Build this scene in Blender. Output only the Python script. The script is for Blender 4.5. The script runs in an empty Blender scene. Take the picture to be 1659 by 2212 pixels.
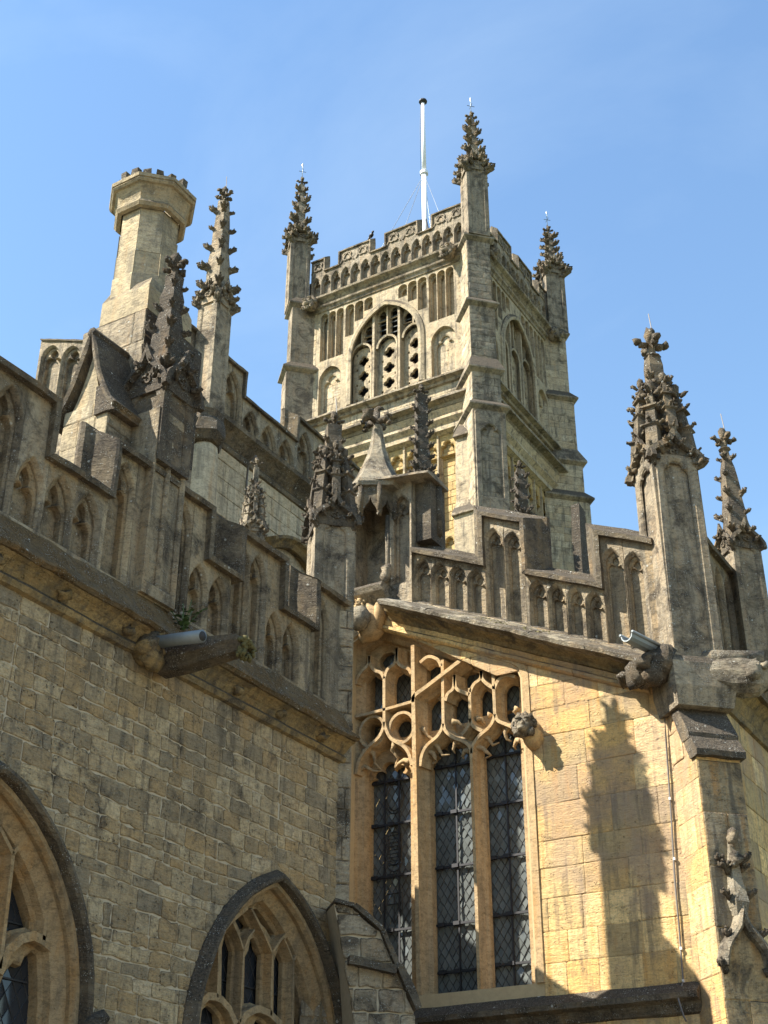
import bpy, math, random
from mathutils import Vector, Matrix, noise
from mathutils.geometry import delaunay_2d_cdt

random.seed(7)
D = bpy.data
SC = bpy.context.scene
COL = SC.collection
R = math.radians

# ---------------------------------------------------------------- camera
F_PX, PITCH, YAW, ROLL, CZ = 2920.0, R(29.5), R(31), R(0.2), 1.6
IW, IH = 1659.0, 2212.0
cam_d = D.cameras.new('camera')
cam = D.objects.new('camera', cam_d)
COL.objects.link(cam)
cam_d.sensor_fit = 'HORIZONTAL'
cam_d.sensor_width = 36
cam_d.lens = 36 * F_PX / IW
cam_d.clip_start = 0.1
cam_d.clip_end = 20000
_h = Vector((-math.sin(YAW), math.cos(YAW), 0))
_r = Vector((math.cos(YAW), math.sin(YAW), 0))
_z = Vector((0, 0, 1))
FW = _h * math.cos(PITCH) + _z * math.sin(PITCH)
_u = -_h * math.sin(PITCH) + _z * math.cos(PITCH)
RT = _r * math.cos(ROLL) + _u * math.sin(ROLL)
UP = -_r * math.sin(ROLL) + _u * math.cos(ROLL)
cam.matrix_world = Matrix(((RT.x, UP.x, -FW.x, 0), (RT.y, UP.y, -FW.y, 0), (RT.z, UP.z, -FW.z, CZ), (0, 0, 0, 1)))
SC.camera = cam

# ---------------------------------------------------------------- sun, sky, exposure
SUN_DIR = Vector((-0.97, -1.0, 1.393)).normalized()      # towards the sun
EL = math.asin(SUN_DIR.z)
AZ = math.atan2(SUN_DIR.x, SUN_DIR.y)                   # from +Y towards +X
sun_d = D.lights.new('sun', 'SUN')
sun_d.energy = 5.0
sun_d.angle = R(0.53)
sun_d.color = (1.0, 0.94, 0.83)
sun = D.objects.new('sun', sun_d)
COL.objects.link(sun)
sun.rotation_euler = SUN_DIR.to_track_quat('Z', 'Y').to_euler()
world = D.worlds.new('World')
SC.world = world
world.use_nodes = True
wn = world.node_tree
for n in list(wn.nodes):
    wn.nodes.remove(n)
sky = wn.nodes.new('ShaderNodeTexSky')
sky.sky_type = 'NISHITA'
sky.sun_disc = False
sky.sun_elevation = EL
sky.sun_rotation = AZ
sky.altitude = 120
sky.air_density = 1.8
sky.dust_density = 0.1
sky.ozone_density = 6.0
bg = wn.nodes.new('ShaderNodeBackground')
bg.inputs['Strength'].default_value = 0.09
wo = wn.nodes.new('ShaderNodeOutputWorld')
# thin high cirrus over the whole sky
tc = wn.nodes.new('ShaderNodeTexCoord')
mp = wn.nodes.new('ShaderNodeMapping')
mp.inputs['Scale'].default_value = (1.3, 2.6, 3.2)
mp.inputs['Rotation'].default_value = (0.3, 0.2, 0.5)
cn = wn.nodes.new('ShaderNodeTexNoise')
cn.inputs['Scale'].default_value = 1.9
cn.inputs['Detail'].default_value = 9
cn.inputs['Roughness'].default_value = 0.55
cn.inputs['Distortion'].default_value = 0.4
cr = wn.nodes.new('ShaderNodeMapRange')
cr.inputs['From Min'].default_value = 0.50
cr.inputs['From Max'].default_value = 0.85
cr.inputs['To Max'].default_value = 0.17
mx = wn.nodes.new('ShaderNodeMix')
mx.data_type = 'RGBA'
mx.inputs['B'].default_value = (4.2, 5.0, 5.6, 1)
wn.links.new(tc.outputs['Generated'], mp.inputs['Vector'])
wn.links.new(mp.outputs['Vector'], cn.inputs['Vector'])
wn.links.new(cn.outputs['Fac'], cr.inputs['Value'])
wn.links.new(cr.outputs['Result'], mx.inputs['Factor'])
wn.links.new(sky.outputs['Color'], mx.inputs['A'])
wn.links.new(mx.outputs['Result'], bg.inputs['Color'])
wn.links.new(bg.outputs['Background'], wo.inputs['Surface'])
SC.view_settings.view_transform = 'Standard'
SC.view_settings.look = 'None'
SC.view_settings.exposure = 1.47
SC.view_settings.gamma = 1
SC.view_settings.use_curve_mapping = False
SC.render.engine = 'CYCLES'
SC.cycles.max_bounces = 6
SC.cycles.diffuse_bounces = 4

# ---------------------------------------------------------------- image pixels cast onto chosen planes
CAM = Vector((0, 0, CZ))
def ray(px, py):
    return FW * F_PX + RT * (px - IW / 2) - UP * (py - IH / 2)
def hx(px, py, X):
    d = ray(px, py); return CAM + d * (X / d.x)
def hy(px, py, Y):
    d = ray(px, py); return CAM + d * (Y / d.y)
def zrow(X, Y, py):
    """height at which the vertical line over (X, Y) crosses image row py"""
    lo, hi = 0.0, 80.0
    for _ in range(50):
        m = (lo + hi) / 2
        q = Vector((X, Y, m)) - CAM
        y = IH / 2 - F_PX * q.dot(UP) / q.dot(FW)
        if y > py: lo = m
        else: hi = m
    return lo

# ---------------------------------------------------------------- materials
def nn(nt, t, **kw):
    n = nt.nodes.new(t)
    for k, v in kw.items():
        if k in n.inputs: n.inputs[k].default_value = v
        else: setattr(n, k, v)
    return n

def stone(name, c1, c2, soot=0.3, sootc=(0.035, 0.032, 0.028), up=0.8, lichen=0.3, stain=(0.42, 0.22, 0.07), stainf=0.25,
          bump=0.6, pit=0.4, tonef=0.5, streak=0.5, warm=None):
    m = D.materials.new(name); m.use_nodes = True
    nt = m.node_tree
    b = nt.nodes['Principled BSDF']
    L = nt.links.new
    g = nn(nt, 'ShaderNodeNewGeometry')
    P = g.outputs['Position']
    def noi(sc, det=5, rough=0.6, scale3=None, dist=0):
        n = nn(nt, 'ShaderNodeTexNoise', Scale=sc, Detail=det, Roughness=rough, Distortion=dist)
        if scale3:
            mpn = nn(nt, 'ShaderNodeMapping'); mpn.inputs['Scale'].default_value = scale3
            L(P, mpn.inputs['Vector']); L(mpn.outputs['Vector'], n.inputs['Vector'])
        else: L(P, n.inputs['Vector'])
        return n.outputs['Fac']
    def mr(x, a, b_, c=0.0, d=1.0, smooth=True):
        n = nn(nt, 'ShaderNodeMapRange'); n.interpolation_type = 'SMOOTHSTEP' if smooth else 'LINEAR'
        n.inputs['From Min'].default_value = a; n.inputs['From Max'].default_value = b_
        n.inputs['To Min'].default_value = c; n.inputs['To Max'].default_value = d
        L(x, n.inputs['Value']); return n.outputs['Result']
    def ma(op, x, y):
        n = nn(nt, 'ShaderNodeMath', operation=op)
        for i, v in enumerate((x, y)):
            if isinstance(v, (int, float)): n.inputs[i].default_value = v
            else: L(v, n.inputs[i])
        return n.outputs[0]
    def mix(f, a, c, blend='MIX'):
        n = nn(nt, 'ShaderNodeMix', data_type='RGBA', blend_type=blend)
        for k, v in (('Factor', f), ('A', a), ('B', c)):
            if isinstance(v, (int, float)): n.inputs[k].default_value = v
            elif isinstance(v, tuple): n.inputs[k].default_value = (*v, 1)
            else: L(v, n.inputs[k])
        return n.outputs['Result']
    at = nn(nt, 'ShaderNodeAttribute', attribute_name='tone')
    tone = at.outputs['Fac']
    nA = noi(0.55, 4, 0.6)
    nB = noi(4.5, 8, 0.70, (1, 1, 1.9))
    nC = noi(38, 6, 0.75)
    nS = noi(2.2, 7, 0.65, (2.6, 2.6, 0.33))
    col = mix(mr(nA, 0.3, 0.7), c1, c2)
    # each stone its own quarry colour
    rp = nn(nt, 'ShaderNodeValToRGB'); e = rp.color_ramp.elements
    e[0].position = 0.0; e[0].color = (1.30, 1.32, 1.32, 1)
    e[1].position = 1.0; e[1].color = (0.60, 0.63, 0.68, 1)
    for p_, c_ in ((0.12, (1.34, 1.28, 1.12)), (0.30, (1.04, 1.0, 0.92)), (0.50, (0.92, 0.86, 0.74)), (0.66, (1.02, 0.84, 0.58)), (0.82, (0.72, 0.68, 0.60))):
        el = e.new(p_); el.color = (*c_, 1)
    L(tone, rp.inputs[0])
    col = mix(tonef, col, rp.outputs[0], 'MULTIPLY')
    col = mix(mr(nB, 0.42, 0.66, 0.0, 0.55), col, tuple(x * 0.45 for x in c1))
    col = mix(ma('MULTIPLY', mr(nS, 0.50, 0.68), stainf), col, stain)
    col = mix(ma('MULTIPLY', mr(nS, 0.50, 0.34), streak), col, (0.115, 0.10, 0.08))
    col = mix(mr(nC, 0.42, 0.72, 0.0, 0.42), col, tuple(x * 0.38 for x in c2))
    col = mix(mr(nC, 0.45, 0.25, 0.0, 0.30), col, tuple(min(0.75, x * 1.5) for x in c1))
    nE = noi(13, 7, 0.75, (1, 1, 1.7))
    col = mix(mr(nE, 0.50, 0.62, 0.0, 0.50), col, tuple(x * 0.34 for x in c2))
    vq = nn(nt, 'ShaderNodeTexVoronoi', Scale=24.0, Randomness=1.0); L(P, vq.inputs['Vector'])
    col = mix(ma('MULTIPLY', ma('MULTIPLY', mr(vq.outputs['Distance'], 0.20, 0.08), mr(nB, 0.46, 0.58)), pit), col, tuple(x * 0.22 for x in c2))
    # black crust where rain lies and in drifts
    sep = nn(nt, 'ShaderNodeSeparateXYZ'); L(g.outputs['Normal'], sep.inputs[0])
    upn = mr(sep.outputs['Z'], 0.1, 0.8)
    nD = noi(2.1, 9, 0.72, None, 0.6)
    s = ma('ADD', ma('MULTIPLY', upn, up * 0.45), ma('ADD', nD, soot * 0.42))
    sf = mr(s, 0.60, 0.80, 0.0, 0.93)
    col = mix(sf, col, mix(mr(nC, 0.35, 0.65), sootc, tuple(x * 3.4 for x in (sootc[0] * 1.15, sootc[1], sootc[2] * 0.82))))
    # pale crustose lichen discs
    vo = nn(nt, 'ShaderNodeTexVoronoi', Scale=13.0, Randomness=1.0); L(P, vo.inputs['Vector'])
    vr = nn(nt, 'ShaderNodeSeparateColor'); L(vo.outputs['Color'], vr.inputs[0])
    rad = mr(vr.outputs[0], 0.55, 1.0, 0.0, 0.33, False)
    lf = ma('LESS_THAN', ma('ADD', vo.outputs['Distance'], ma('MULTIPLY', nC, 0.16)), rad)
    lf = ma('MULTIPLY', lf, ma('MULTIPLY', lichen, mr(nB, 0.40, 0.6)))
    col = mix(lf, col, (0.50, 0.49, 0.43))
    vo2 = nn(nt, 'ShaderNodeTexVoronoi', Scale=46.0, Randomness=1.0); L(P, vo2.inputs['Vector'])
    lf2 = ma('MULTIPLY', ma('LESS_THAN', vo2.outputs['Distance'], 0.24), ma('MULTIPLY', lichen, mr(nB, 0.46, 0.6)))
    col = mix(lf2, col, (0.42, 0.41, 0.36))
    if warm:
        col = mix(mr(noi(0.8, 3), 0.48, 0.62, 0, warm[1]), col, warm[0])
    L(col, b.inputs['Base Color'])
    b.inputs['Roughness'].default_value = 0.93
    b.inputs['Specular IOR Level'].default_value = 0.15
    # relief: tooling, pits, spalling
    vp = nn(nt, 'ShaderNodeTexVoronoi', Scale=24.0, Randomness=1.0, feature='SMOOTH_F1'); L(P, vp.inputs['Vector'])
    bed = noi(9, 6, 0.7, (0.6, 0.6, 3.2), 0.5)
    pitm = ma('MULTIPLY', mr(vp.outputs['Distance'], 0.28, 0.08), mr(nB, 0.48, 0.62))
    h = ma('ADD', ma('MULTIPLY', nB, 0.55), ma('MULTIPLY', nC, 0.28))
    h = ma('ADD', h, ma('MULTIPLY', bed, 0.45))
    h = ma('SUBTRACT', h, ma('MULTIPLY', pitm, pit))
    bp = nn(nt, 'ShaderNodeBump', Strength=min(1.0, bump), Distance=0.08)
    L(h, bp.inputs['Height']); L(bp.outputs['Normal'], b.inputs['Normal'])
    return m

def plain(name, col, rough=0.6, metal=0.0, nz=0.3, sc=20, spec=0.5):
    m = D.materials.new(name); m.use_nodes = True
    nt = m.node_tree; b = nt.nodes['Principled BSDF']
    g = nn(nt, 'ShaderNodeNewGeometry')
    n = nn(nt, 'ShaderNodeTexNoise', Scale=sc, Detail=6.0, Roughness=0.7)
    nt.links.new(g.outputs['Position'], n.inputs['Vector'])
    x = nn(nt, 'ShaderNodeMix', data_type='RGBA')
    x.inputs['A'].default_value = (*[c * (1 - nz) for c in col], 1)
    x.inputs['B'].default_value = (*[min(1, c * (1 + nz)) for c in col], 1)
    nt.links.new(n.outputs['Fac'], x.inputs['Factor'])
    nt.links.new(x.outputs['Result'], b.inputs['Base Color'])
    b.inputs['Roughness'].default_value = rough
    b.inputs['Metallic'].default_value = metal
    b.inputs['Specular IOR Level'].default_value = spec
    return m

M = {}
M['aisle'] = stone('aisle_rubble_stone', (0.54, 0.425, 0.265), (0.44, 0.355, 0.235), soot=0.22, up=0.3, lichen=0.4, tonef=0.8, streak=0.6, stainf=0.35, stain=(0.40, 0.25, 0.10), bump=1.0, pit=0.7)
M['gold'] = stone('golden_ashlar', (0.77, 0.55, 0.26), (0.68, 0.50, 0.27), soot=-0.03, up=0.5, lichen=0.12, tonef=0.95, streak=0.6, stainf=0.75, stain=(0.52, 0.27, 0.08), pit=1.0, bump=0.65, warm=((0.27, 0.20, 0.16), 0.5))
M['trac'] = stone('golden_tracery_stone', (0.52, 0.365, 0.195), (0.46, 0.335, 0.195), soot=-0.12, up=0.2, lichen=0.0, tonef=0.2, streak=0.35, stainf=0.5, bump=0.35, pit=0.3)
M['atrac'] = stone('aisle_window_stone', (0.42, 0.30, 0.165), (0.35, 0.26, 0.155), soot=-0.05, up=0.2, lichen=0.0, tonef=0.3, streak=0.5, stainf=0.5, bump=0.5, pit=0.3)
M['endf'] = stone('shaded_buttress_end_stone', (0.50, 0.37, 0.20), (0.36, 0.31, 0.22), soot=0.32, up=0.7, lichen=0.3, tonef=0.5, streak=0.8, stainf=0.7, bump=1.0)  # end face's shade put into a darker stone, along with weathering
M['slab'] = stone('crusted_slab_stone', (0.44, 0.39, 0.30), (0.32, 0.28, 0.21), soot=0.42, up=0.12, lichen=1.0, tonef=0.5, streak=0.6, bump=1.0)
M['ledge'] = stone('mossy_ledge_stone', (0.23, 0.17, 0.10), (0.13, 0.10, 0.06), soot=0.34, up=0.25, sootc=(0.055, 0.040, 0.022), lichen=1.0, tonef=0.4, streak=0.5, bump=1.0)
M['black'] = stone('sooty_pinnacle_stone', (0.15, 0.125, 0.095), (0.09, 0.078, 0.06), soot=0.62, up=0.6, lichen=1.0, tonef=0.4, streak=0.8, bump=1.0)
M['pale'] = stone('pale_weathered_stone', (0.48, 0.405, 0.295), (0.37, 0.305, 0.215), soot=0.36, up=0.7, lichen=1.0, tonef=0.4, streak=0.7, bump=1.0)
M['panel'] = stone('parapet_panel_stone', (0.44, 0.365, 0.255), (0.34, 0.28, 0.195), soot=0.33, up=0.7, lichen=0.9, tonef=0.6, streak=0.75, bump=0.9)
M['dark'] = stone('blackened_stone', (0.24, 0.195, 0.14), (0.15, 0.125, 0.09), soot=0.52, up=0.6, lichen=0.95, tonef=0.4, streak=0.8, bump=1.0)
M['cope'] = stone('lichened_coping_stone', (0.28, 0.23, 0.16), (0.18, 0.15, 0.105), soot=0.46, up=0.62, lichen=0.95, tonef=0.4, streak=0.7, bump=1.0)
M['corn'] = stone('ochre_cornice_stone', (0.42, 0.30, 0.14), (0.31, 0.235, 0.125), soot=0.34, up=1.0, lichen=0.2, tonef=0.4, streak=0.75, bump=0.9)
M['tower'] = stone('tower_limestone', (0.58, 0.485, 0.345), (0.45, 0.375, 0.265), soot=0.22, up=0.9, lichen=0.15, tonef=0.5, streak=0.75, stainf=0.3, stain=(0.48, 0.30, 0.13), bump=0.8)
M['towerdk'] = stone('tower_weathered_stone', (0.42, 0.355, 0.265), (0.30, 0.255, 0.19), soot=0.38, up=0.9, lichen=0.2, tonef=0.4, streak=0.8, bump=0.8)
M['towerwm'] = stone('tower_ochre_stone', (0.56, 0.42, 0.20), (0.52, 0.38, 0.19), soot=-0.05, up=0.8, lichen=0.0, tonef=0.4, streak=0.3, stainf=0.5)
M['chim'] = stone('chimney_stone', (0.47, 0.39, 0.255), (0.40, 0.33, 0.22), soot=0.14, up=0.8, lichen=0.4, tonef=0.4, streak=0.5)
M['plast'] = stone('limewashed_stone', (0.66, 0.55, 0.38), (0.56, 0.46, 0.31), soot=0.05, up=0.4, lichen=0.0, tonef=0.3, streak=0.5, pit=0.9, stainf=0.4)
M['goldmortar'] = plain('golden_lime_mortar', (0.45, 0.33, 0.18), 0.95, 0, 0.3, 14)
M['mortar'] = plain('lime_mortar', (0.43, 0.36, 0.255), 0.95, 0, 0.35, 14)
M['lead'] = plain('lead_sheet', (0.20, 0.22, 0.22), 0.5, 0.25, 0.35, 9)
M['leadroof'] = plain('lead_roofing', (0.12, 0.125, 0.13), 0.6, 0.3, 0.3, 3)
M['came'] = plain('lead_came', (0.06, 0.06, 0.062), 0.5, 0.6, 0.3, 30)
M['iron'] = plain('window_iron', (0.035, 0.035, 0.038), 0.6, 0.5, 0.4, 30)
M['white'] = plain('white_paint', (0.78, 0.79, 0.8), 0.4, 0, 0.04, 5)
M['steel'] = plain('galvanised_wire', (0.30, 0.33, 0.36), 0.4, 0.8, 0.1, 5)
M['cable'] = plain('grey_cable', (0.13, 0.12, 0.11), 0.6, 0, 0.3, 20)
M['clip'] = plain('white_cable_clip', (0.55, 0.53, 0.5), 0.6, 0, 0.1, 20)
M['gilt'] = plain('bright_vane_metal', (0.75, 0.74, 0.7), 0.3, 0.7, 0.05, 5)
M['inside'] = plain('unlit_interior_black', (0.035, 0.032, 0.03), 0.9, 0, 0.4, 2)  # near-black colour stands in for the shade inside the buildings
M['louvre'] = plain('slate_louvre', (0.10, 0.105, 0.10), 0.8, 0, 0.3, 12)
M['bird'] = plain('black_feathers', (0.012, 0.012, 0.014), 0.5, 0, 0.3, 30)
M['leaf'] = plain('weed_leaf', (0.055, 0.10, 0.03), 0.6, 0, 0.45, 12)
M['moss'] = plain('cushion_moss', (0.10, 0.085, 0.03), 0.95, 0, 0.6, 30)
M['grass'] = plain('mown_grass', (0.06, 0.08, 0.03), 0.9, 0, 0.4, 0.7)
M['path'] = plain('stone_paving', (0.22, 0.18, 0.13), 0.9, 0, 0.2, 2)

def glass(name, base, rough=0.12):
    m = D.materials.new(name); m.use_nodes = True
    nt = m.node_tree; b = nt.nodes['Principled BSDF']
    g = nn(nt, 'ShaderNodeNewGeometry')
    n = nn(nt, 'ShaderNodeTexNoise', Scale=2.5, Detail=5.0, Roughness=0.6)
    nt.links.new(g.outputs['Position'], n.inputs['Vector'])
    at = nn(nt, 'ShaderNodeAttribute', attribute_name='tone')
    x = nn(nt, 'ShaderNodeMix', data_type='RGBA')
    x.inputs['A'].default_value = (*[c * 0.75 for c in base], 1)
    x.inputs['B'].default_value = (*[c * 1.3 for c in base], 1)
    a = nn(nt, 'ShaderNodeMath', operation='MULTIPLY_ADD'); a.inputs[1].default_value = 0.4
    nt.links.new(at.outputs['Fac'], a.inputs[0]); nt.links.new(n.outputs['Fac'], a.inputs[2])
    nt.links.new(a.outputs[0], x.inputs['Factor'])
    nt.links.new(x.outputs['Result'], b.inputs['Base Color'])
    b.inputs['Roughness'].default_value = rough
    b.inputs['IOR'].default_value = 1.5
    return m
M['glass'] = glass('old_leaded_glass', (0.11, 0.12, 0.115))
M['glassdk'] = glass('dark_leaded_glass', (0.02, 0.023, 0.028), 0.1)
M['amber'] = glass('amber_stained_glass', (0.12, 0.045, 0.015), 0.15)

# ---------------------------------------------------------------- mesh builder (x right, y inward, z up)
def area2(p):
    return sum(p[i][0] * p[(i + 1) % len(p)][1] - p[(i + 1) % len(p)][0] * p[i][1] for i in range(len(p)))

def ccw(p):
    return list(p) if area2(p) > 0 else list(reversed(p))

def inset(poly, d):
    """offset a CCW polygon inwards by d (negative grows it)"""
    if abs(d) < 1e-9: return list(poly)
    n = len(poly); out = []
    for i in range(n):
        a, b, c = poly[i - 1], poly[i], poly[(i + 1) % n]
        e1 = Vector((b[0] - a[0], b[1] - a[1])); e2 = Vector((c[0] - b[0], c[1] - b[1]))
        if e1.length < 1e-7: e1 = e2.copy()
        if e2.length < 1e-7: e2 = e1.copy()
        e1.normalize(); e2.normalize()
        n1 = Vector((-e1.y, e1.x)); n2 = Vector((-e2.y, e2.x))
        m = n1 + n2
        if m.length < 1e-4: m = n1.copy()
        m.normalize()
        k = 1.0 / max(0.45, m.dot(n1))
        out.append((b[0] + m.x * d * k, b[1] + m.y * d * k))
    return out

def pin(poly, x, z):
    c = False
    for i in range(len(poly)):
        a, b = poly[i - 1], poly[i]
        if (a[1] > z) != (b[1] > z) and x < (b[0] - a[0]) * (z - a[1]) / (b[1] - a[1]) + a[0]: c = not c
    return c
def _segx(a, b, c, d):
    def o(p, q, r): return (q[0] - p[0]) * (r[1] - p[1]) - (q[1] - p[1]) * (r[0] - p[0])
    return o(a, b, c) * o(a, b, d) < 0 and o(c, d, a) * o(c, d, b) < 0
def _hit(A_, B_):
    if max(p[0] for p in A_) < min(p[0] for p in B_) or max(p[0] for p in B_) < min(p[0] for p in A_): return False
    if max(p[1] for p in A_) < min(p[1] for p in B_) or max(p[1] for p in B_) < min(p[1] for p in A_): return False
    return any(_segx(A_[i - 1], A_[i], B_[j - 1], B_[j]) for i in range(len(A_)) for j in range(len(B_)))
def separate(hs, grow):
    """shrink openings that would run into one another once their edges are moulded"""
    hs = list(hs)
    for _ in range(8):
        bad = set()
        g_ = [inset(h, -grow - 0.004) for h in hs]
        for i in range(len(hs)):
            for j in range(i):
                if _hit(g_[i], g_[j]): bad.add(i if abs(area2(hs[i])) < abs(area2(hs[j])) else j)
        if not bad: break
        for i in bad:
            cx = sum(p[0] for p in hs[i]) / len(hs[i]); cz = sum(p[1] for p in hs[i]) / len(hs[i])
            hs[i] = [(cx + (p[0] - cx) * 0.88, cz + (p[1] - cz) * 0.88) for p in hs[i]]
    return hs

class MB:
    def __init__(s):
        s.v = []; s.f = []; s.t = []; s.sm = []
    def add(s, vs, fs, tone=0.5, smooth=False):
        o = len(s.v)
        s.v += [tuple(v) for v in vs]
        for f in fs:
            s.f.append([i + o for i in f]); s.t.append(tone); s.sm.append(smooth)
    def box(s, x0, x1, y0, y1, z0, z1, tone=0.5):
        s.add([(x0, y0, z0), (x1, y0, z0), (x1, y1, z0), (x0, y1, z0), (x0, y0, z1), (x1, y0, z1), (x1, y1, z1), (x0, y1, z1)],
              [(0, 3, 2, 1), (4, 5, 6, 7), (0, 1, 5, 4), (1, 2, 6, 5), (2, 3, 7, 6), (3, 0, 4, 7)], tone)
    def loft(s, rings, cap=True, tone=0.5, smooth=False, closed=True):
        n = len(rings[0]); vs = [p for r_ in rings for p in r_]; fs = []
        for k in range(len(rings) - 1):
            for i in range(n if closed else n - 1):
                j = (i + 1) % n
                fs.append((k * n + i, k * n + j, (k + 1) * n + j, (k + 1) * n + i))
        if cap and closed:
            fs.append(tuple(reversed(range(n)))); fs.append(tuple(range((len(rings) - 1) * n, len(rings) * n)))
        s.add(vs, fs, tone, smooth)
    def sq(s, stages, n=4, cx=0, cy=0, rot=None, tone=0.5, cap=True, smooth=False):
        """stack of regular n-gons; stages = (z, apothem)"""
        rot = math.pi / n if rot is None else rot
        rings = []
        for z, a in stages:
            rr = a / math.cos(math.pi / n)
            rings.append([(cx + rr * math.cos(rot + 2 * math.pi * i / n), cy + rr * math.sin(rot + 2 * math.pi * i / n), z) for i in range(n)])
        s.loft(rings, cap, tone, smooth)
    def extr(s, prof, x0, x1, tone=0.5, seg=1):
        """extrude a (y, z) profile along x"""
        rings = []
        for k in range(seg + 1):
            x = x0 + (x1 - x0) * k / seg
            rings.append([(x, p[0], p[1]) for p in prof])
        s.loft(rings, True, tone)
    def plate(s, outer, holes=(), prof=((0, 0),), depth=0.2, oprof=False, tone=0.5, y=0.0, back=False):
        if len(holes) > 1:
            hc = [ccw(h) for h in holes]; gmax = max(l[0] for l in prof)
            for k_ in (1.0, 0.75, 0.5, 0.3, 0.1):
                g_ = [inset(h, -gmax * k_ - 0.003) for h in hc]
                if not any(_hit(g_[i], g_[j]) for i in range(len(g_)) for j in range(i)): break
            prof = [(l[0] * k_, l[1]) for l in prof]
        """flat slab with moulded openings; prof = (stone cut back, depth) from the face inwards"""
        outer = ccw(outer); holes = [ccw(h) for h in holes]
        levels = list(prof) + [(0, depth)]
        oro = [inset(outer, l[0] if oprof else 0) for l in levels]
        hro = [[inset(h, -l[0]) for l in levels] for h in holes]
        def cap_(loops, yy, flip):
            pts = []; eds = []
            for lp in loops:
                o_ = len(pts); n_ = len(lp)
                pts += [Vector((p[0], p[1])) for p in lp]
                eds += [(o_ + i, o_ + (i + 1) % n_) for i in range(n_)]
            vs_, _, tr, *_r = delaunay_2d_cdt(pts, eds, [], 1, 1e-6)
            keep = []
            for t in tr:
                cx = sum(vs_[i].x for i in t) / len(t); cz = sum(vs_[i].y for i in t) / len(t)
                if not pin(loops[0], cx, cz) or any(pin(h, cx, cz) for h in loops[1:]): continue
                a, b, c = (vs_[i] for i in t[:3])
                up_ = (b.x - a.x) * (c.y - a.y) - (b.y - a.y) * (c.x - a.x) > 0
                keep.append(tuple(t) if up_ != flip else tuple(reversed(t)))
            s.add([(p.x, yy, p.y) for p in vs_], keep, tone)
        cap_([oro[0]] + [hr[0] for hr in hro], y + levels[0][1], False)
        if back: cap_([oro[-1]] + [hr[-1] for hr in hro], y + levels[-1][1], True)
        for rings, flip in [(oro, True)] + [(hr, False) for hr in hro]:
            n = len(rings[0]); vs = []; q = []
            for k, rg in enumerate(rings): vs += [(p[0], y + levels[k][1], p[1]) for p in rg]
            for k in range(len(rings) - 1):
                for i in range(n):
                    j = (i + 1) % n
                    a = (k * n + i, k * n + j, (k + 1) * n + j, (k + 1) * n + i)
                    q.append(tuple(reversed(a)) if flip else a)
            s.add(vs, q, tone)
    def sweep(s, path, prof, closed=False, tone=0.5, cap=True, pmap=None):
        """run a profile of (sideways offset, y) along a path in the x-z plane"""
        n = len(path); rings = []
        for i in range(n):
            if closed: a, c = path[i - 1], path[(i + 1) % n]
            else: a, c = path[max(0, i - 1)], path[min(n - 1, i + 1)]
            b = path[i]
            e1 = Vector((b[0] - a[0], b[1] - a[1])); e2 = Vector((c[0] - b[0], c[1] - b[1]))
            if e1.length < 1e-7: e1 = e2.copy()
            if e2.length < 1e-7: e2 = e1.copy()
            e1.normalize(); e2.normalize()
            n1 = Vector((-e1.y, e1.x)); n2 = Vector((-e2.y, e2.x)); m = (n1 + n2)
            if m.length < 1e-4: m = n1.copy()
            m.normalize(); k = 1 / max(0.5, m.dot(n1))
            rings.append([(b[0] + m.x * o * k, y, b[1] + m.y * o * k) for o, y in prof])
        if closed: rings.append(rings[0])
        s.loft(rings, cap and not closed, tone)
    def tube(s, pts, r, n=6, tone=0.5, smooth=True, radii=None):
        pts = [Vector(p) for p in pts]; rings = []
        for i, p in enumerate(pts):
            d = (pts[min(i + 1, len(pts) - 1)] - pts[max(i - 1, 0)]).normalized()
            a = d.cross(Vector((0, 0, 1)))
            if a.length < 1e-3: a = d.cross(Vector((0, 1, 0)))
            a.normalize(); b = d.cross(a)
            rr = radii[i] if radii else r
            rings.append([tuple(p + a * rr * math.cos(2 * math.pi * k / n) + b * rr * math.sin(2 * math.pi * k / n)) for k in range(n)])
        s.loft(rings, True, tone, smooth)
    def blob(s, c, r, nu=7, nv=5, amp=0.15, tone=0.5, seed=0, smooth=True, M3=None):
        """lumpy ball with radii r=(rx,ry,rz)"""
        c = Vector(c); rows = []
        for j in range(1, nv):
            th = math.pi * j / nv
            row = []
            for i in range(nu):
                ph = 2 * math.pi * (i + 0.5 * (j % 2)) / nu
                d = Vector((math.sin(th) * math.cos(ph), math.sin(th) * math.sin(ph), math.cos(th)))
                k = 1 + amp * 2 * noise.noise(d * 2.1 + Vector((seed * 3.7, seed, 0)))
                q = Vector((d.x * r[0] * k, d.y * r[1] * k, d.z * r[2] * k))
                if M3: q = M3 @ q
                row.append(tuple(c + q))
            rows.append(row)
        t = Vector((0, 0, r[2])); b = Vector((0, 0, -r[2]))
        if M3: t = M3 @ t; b = M3 @ b
        vs = [p for rw in rows for p in rw] + [tuple(c + t), tuple(c + b)]
        fs = []
        for j in range(len(rows) - 1):
            for i in range(nu):
                k = (i + 1) % nu
                fs.append((j * nu + i, (j + 1) * nu + i, (j + 1) * nu + k, j * nu + k))
        T = len(vs) - 2
        for i in range(nu):
            k = (i + 1) % nu
            fs.append((i, k, T)); fs.append(((len(rows) - 1) * nu + k, (len(rows) - 1) * nu + i, T + 1))
        s.add(vs, fs, tone, smooth)
    def shear(s, k, x0=0):
        s.v = [(x, y, z + k * (x - x0)) for x, y, z in s.v]
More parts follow.
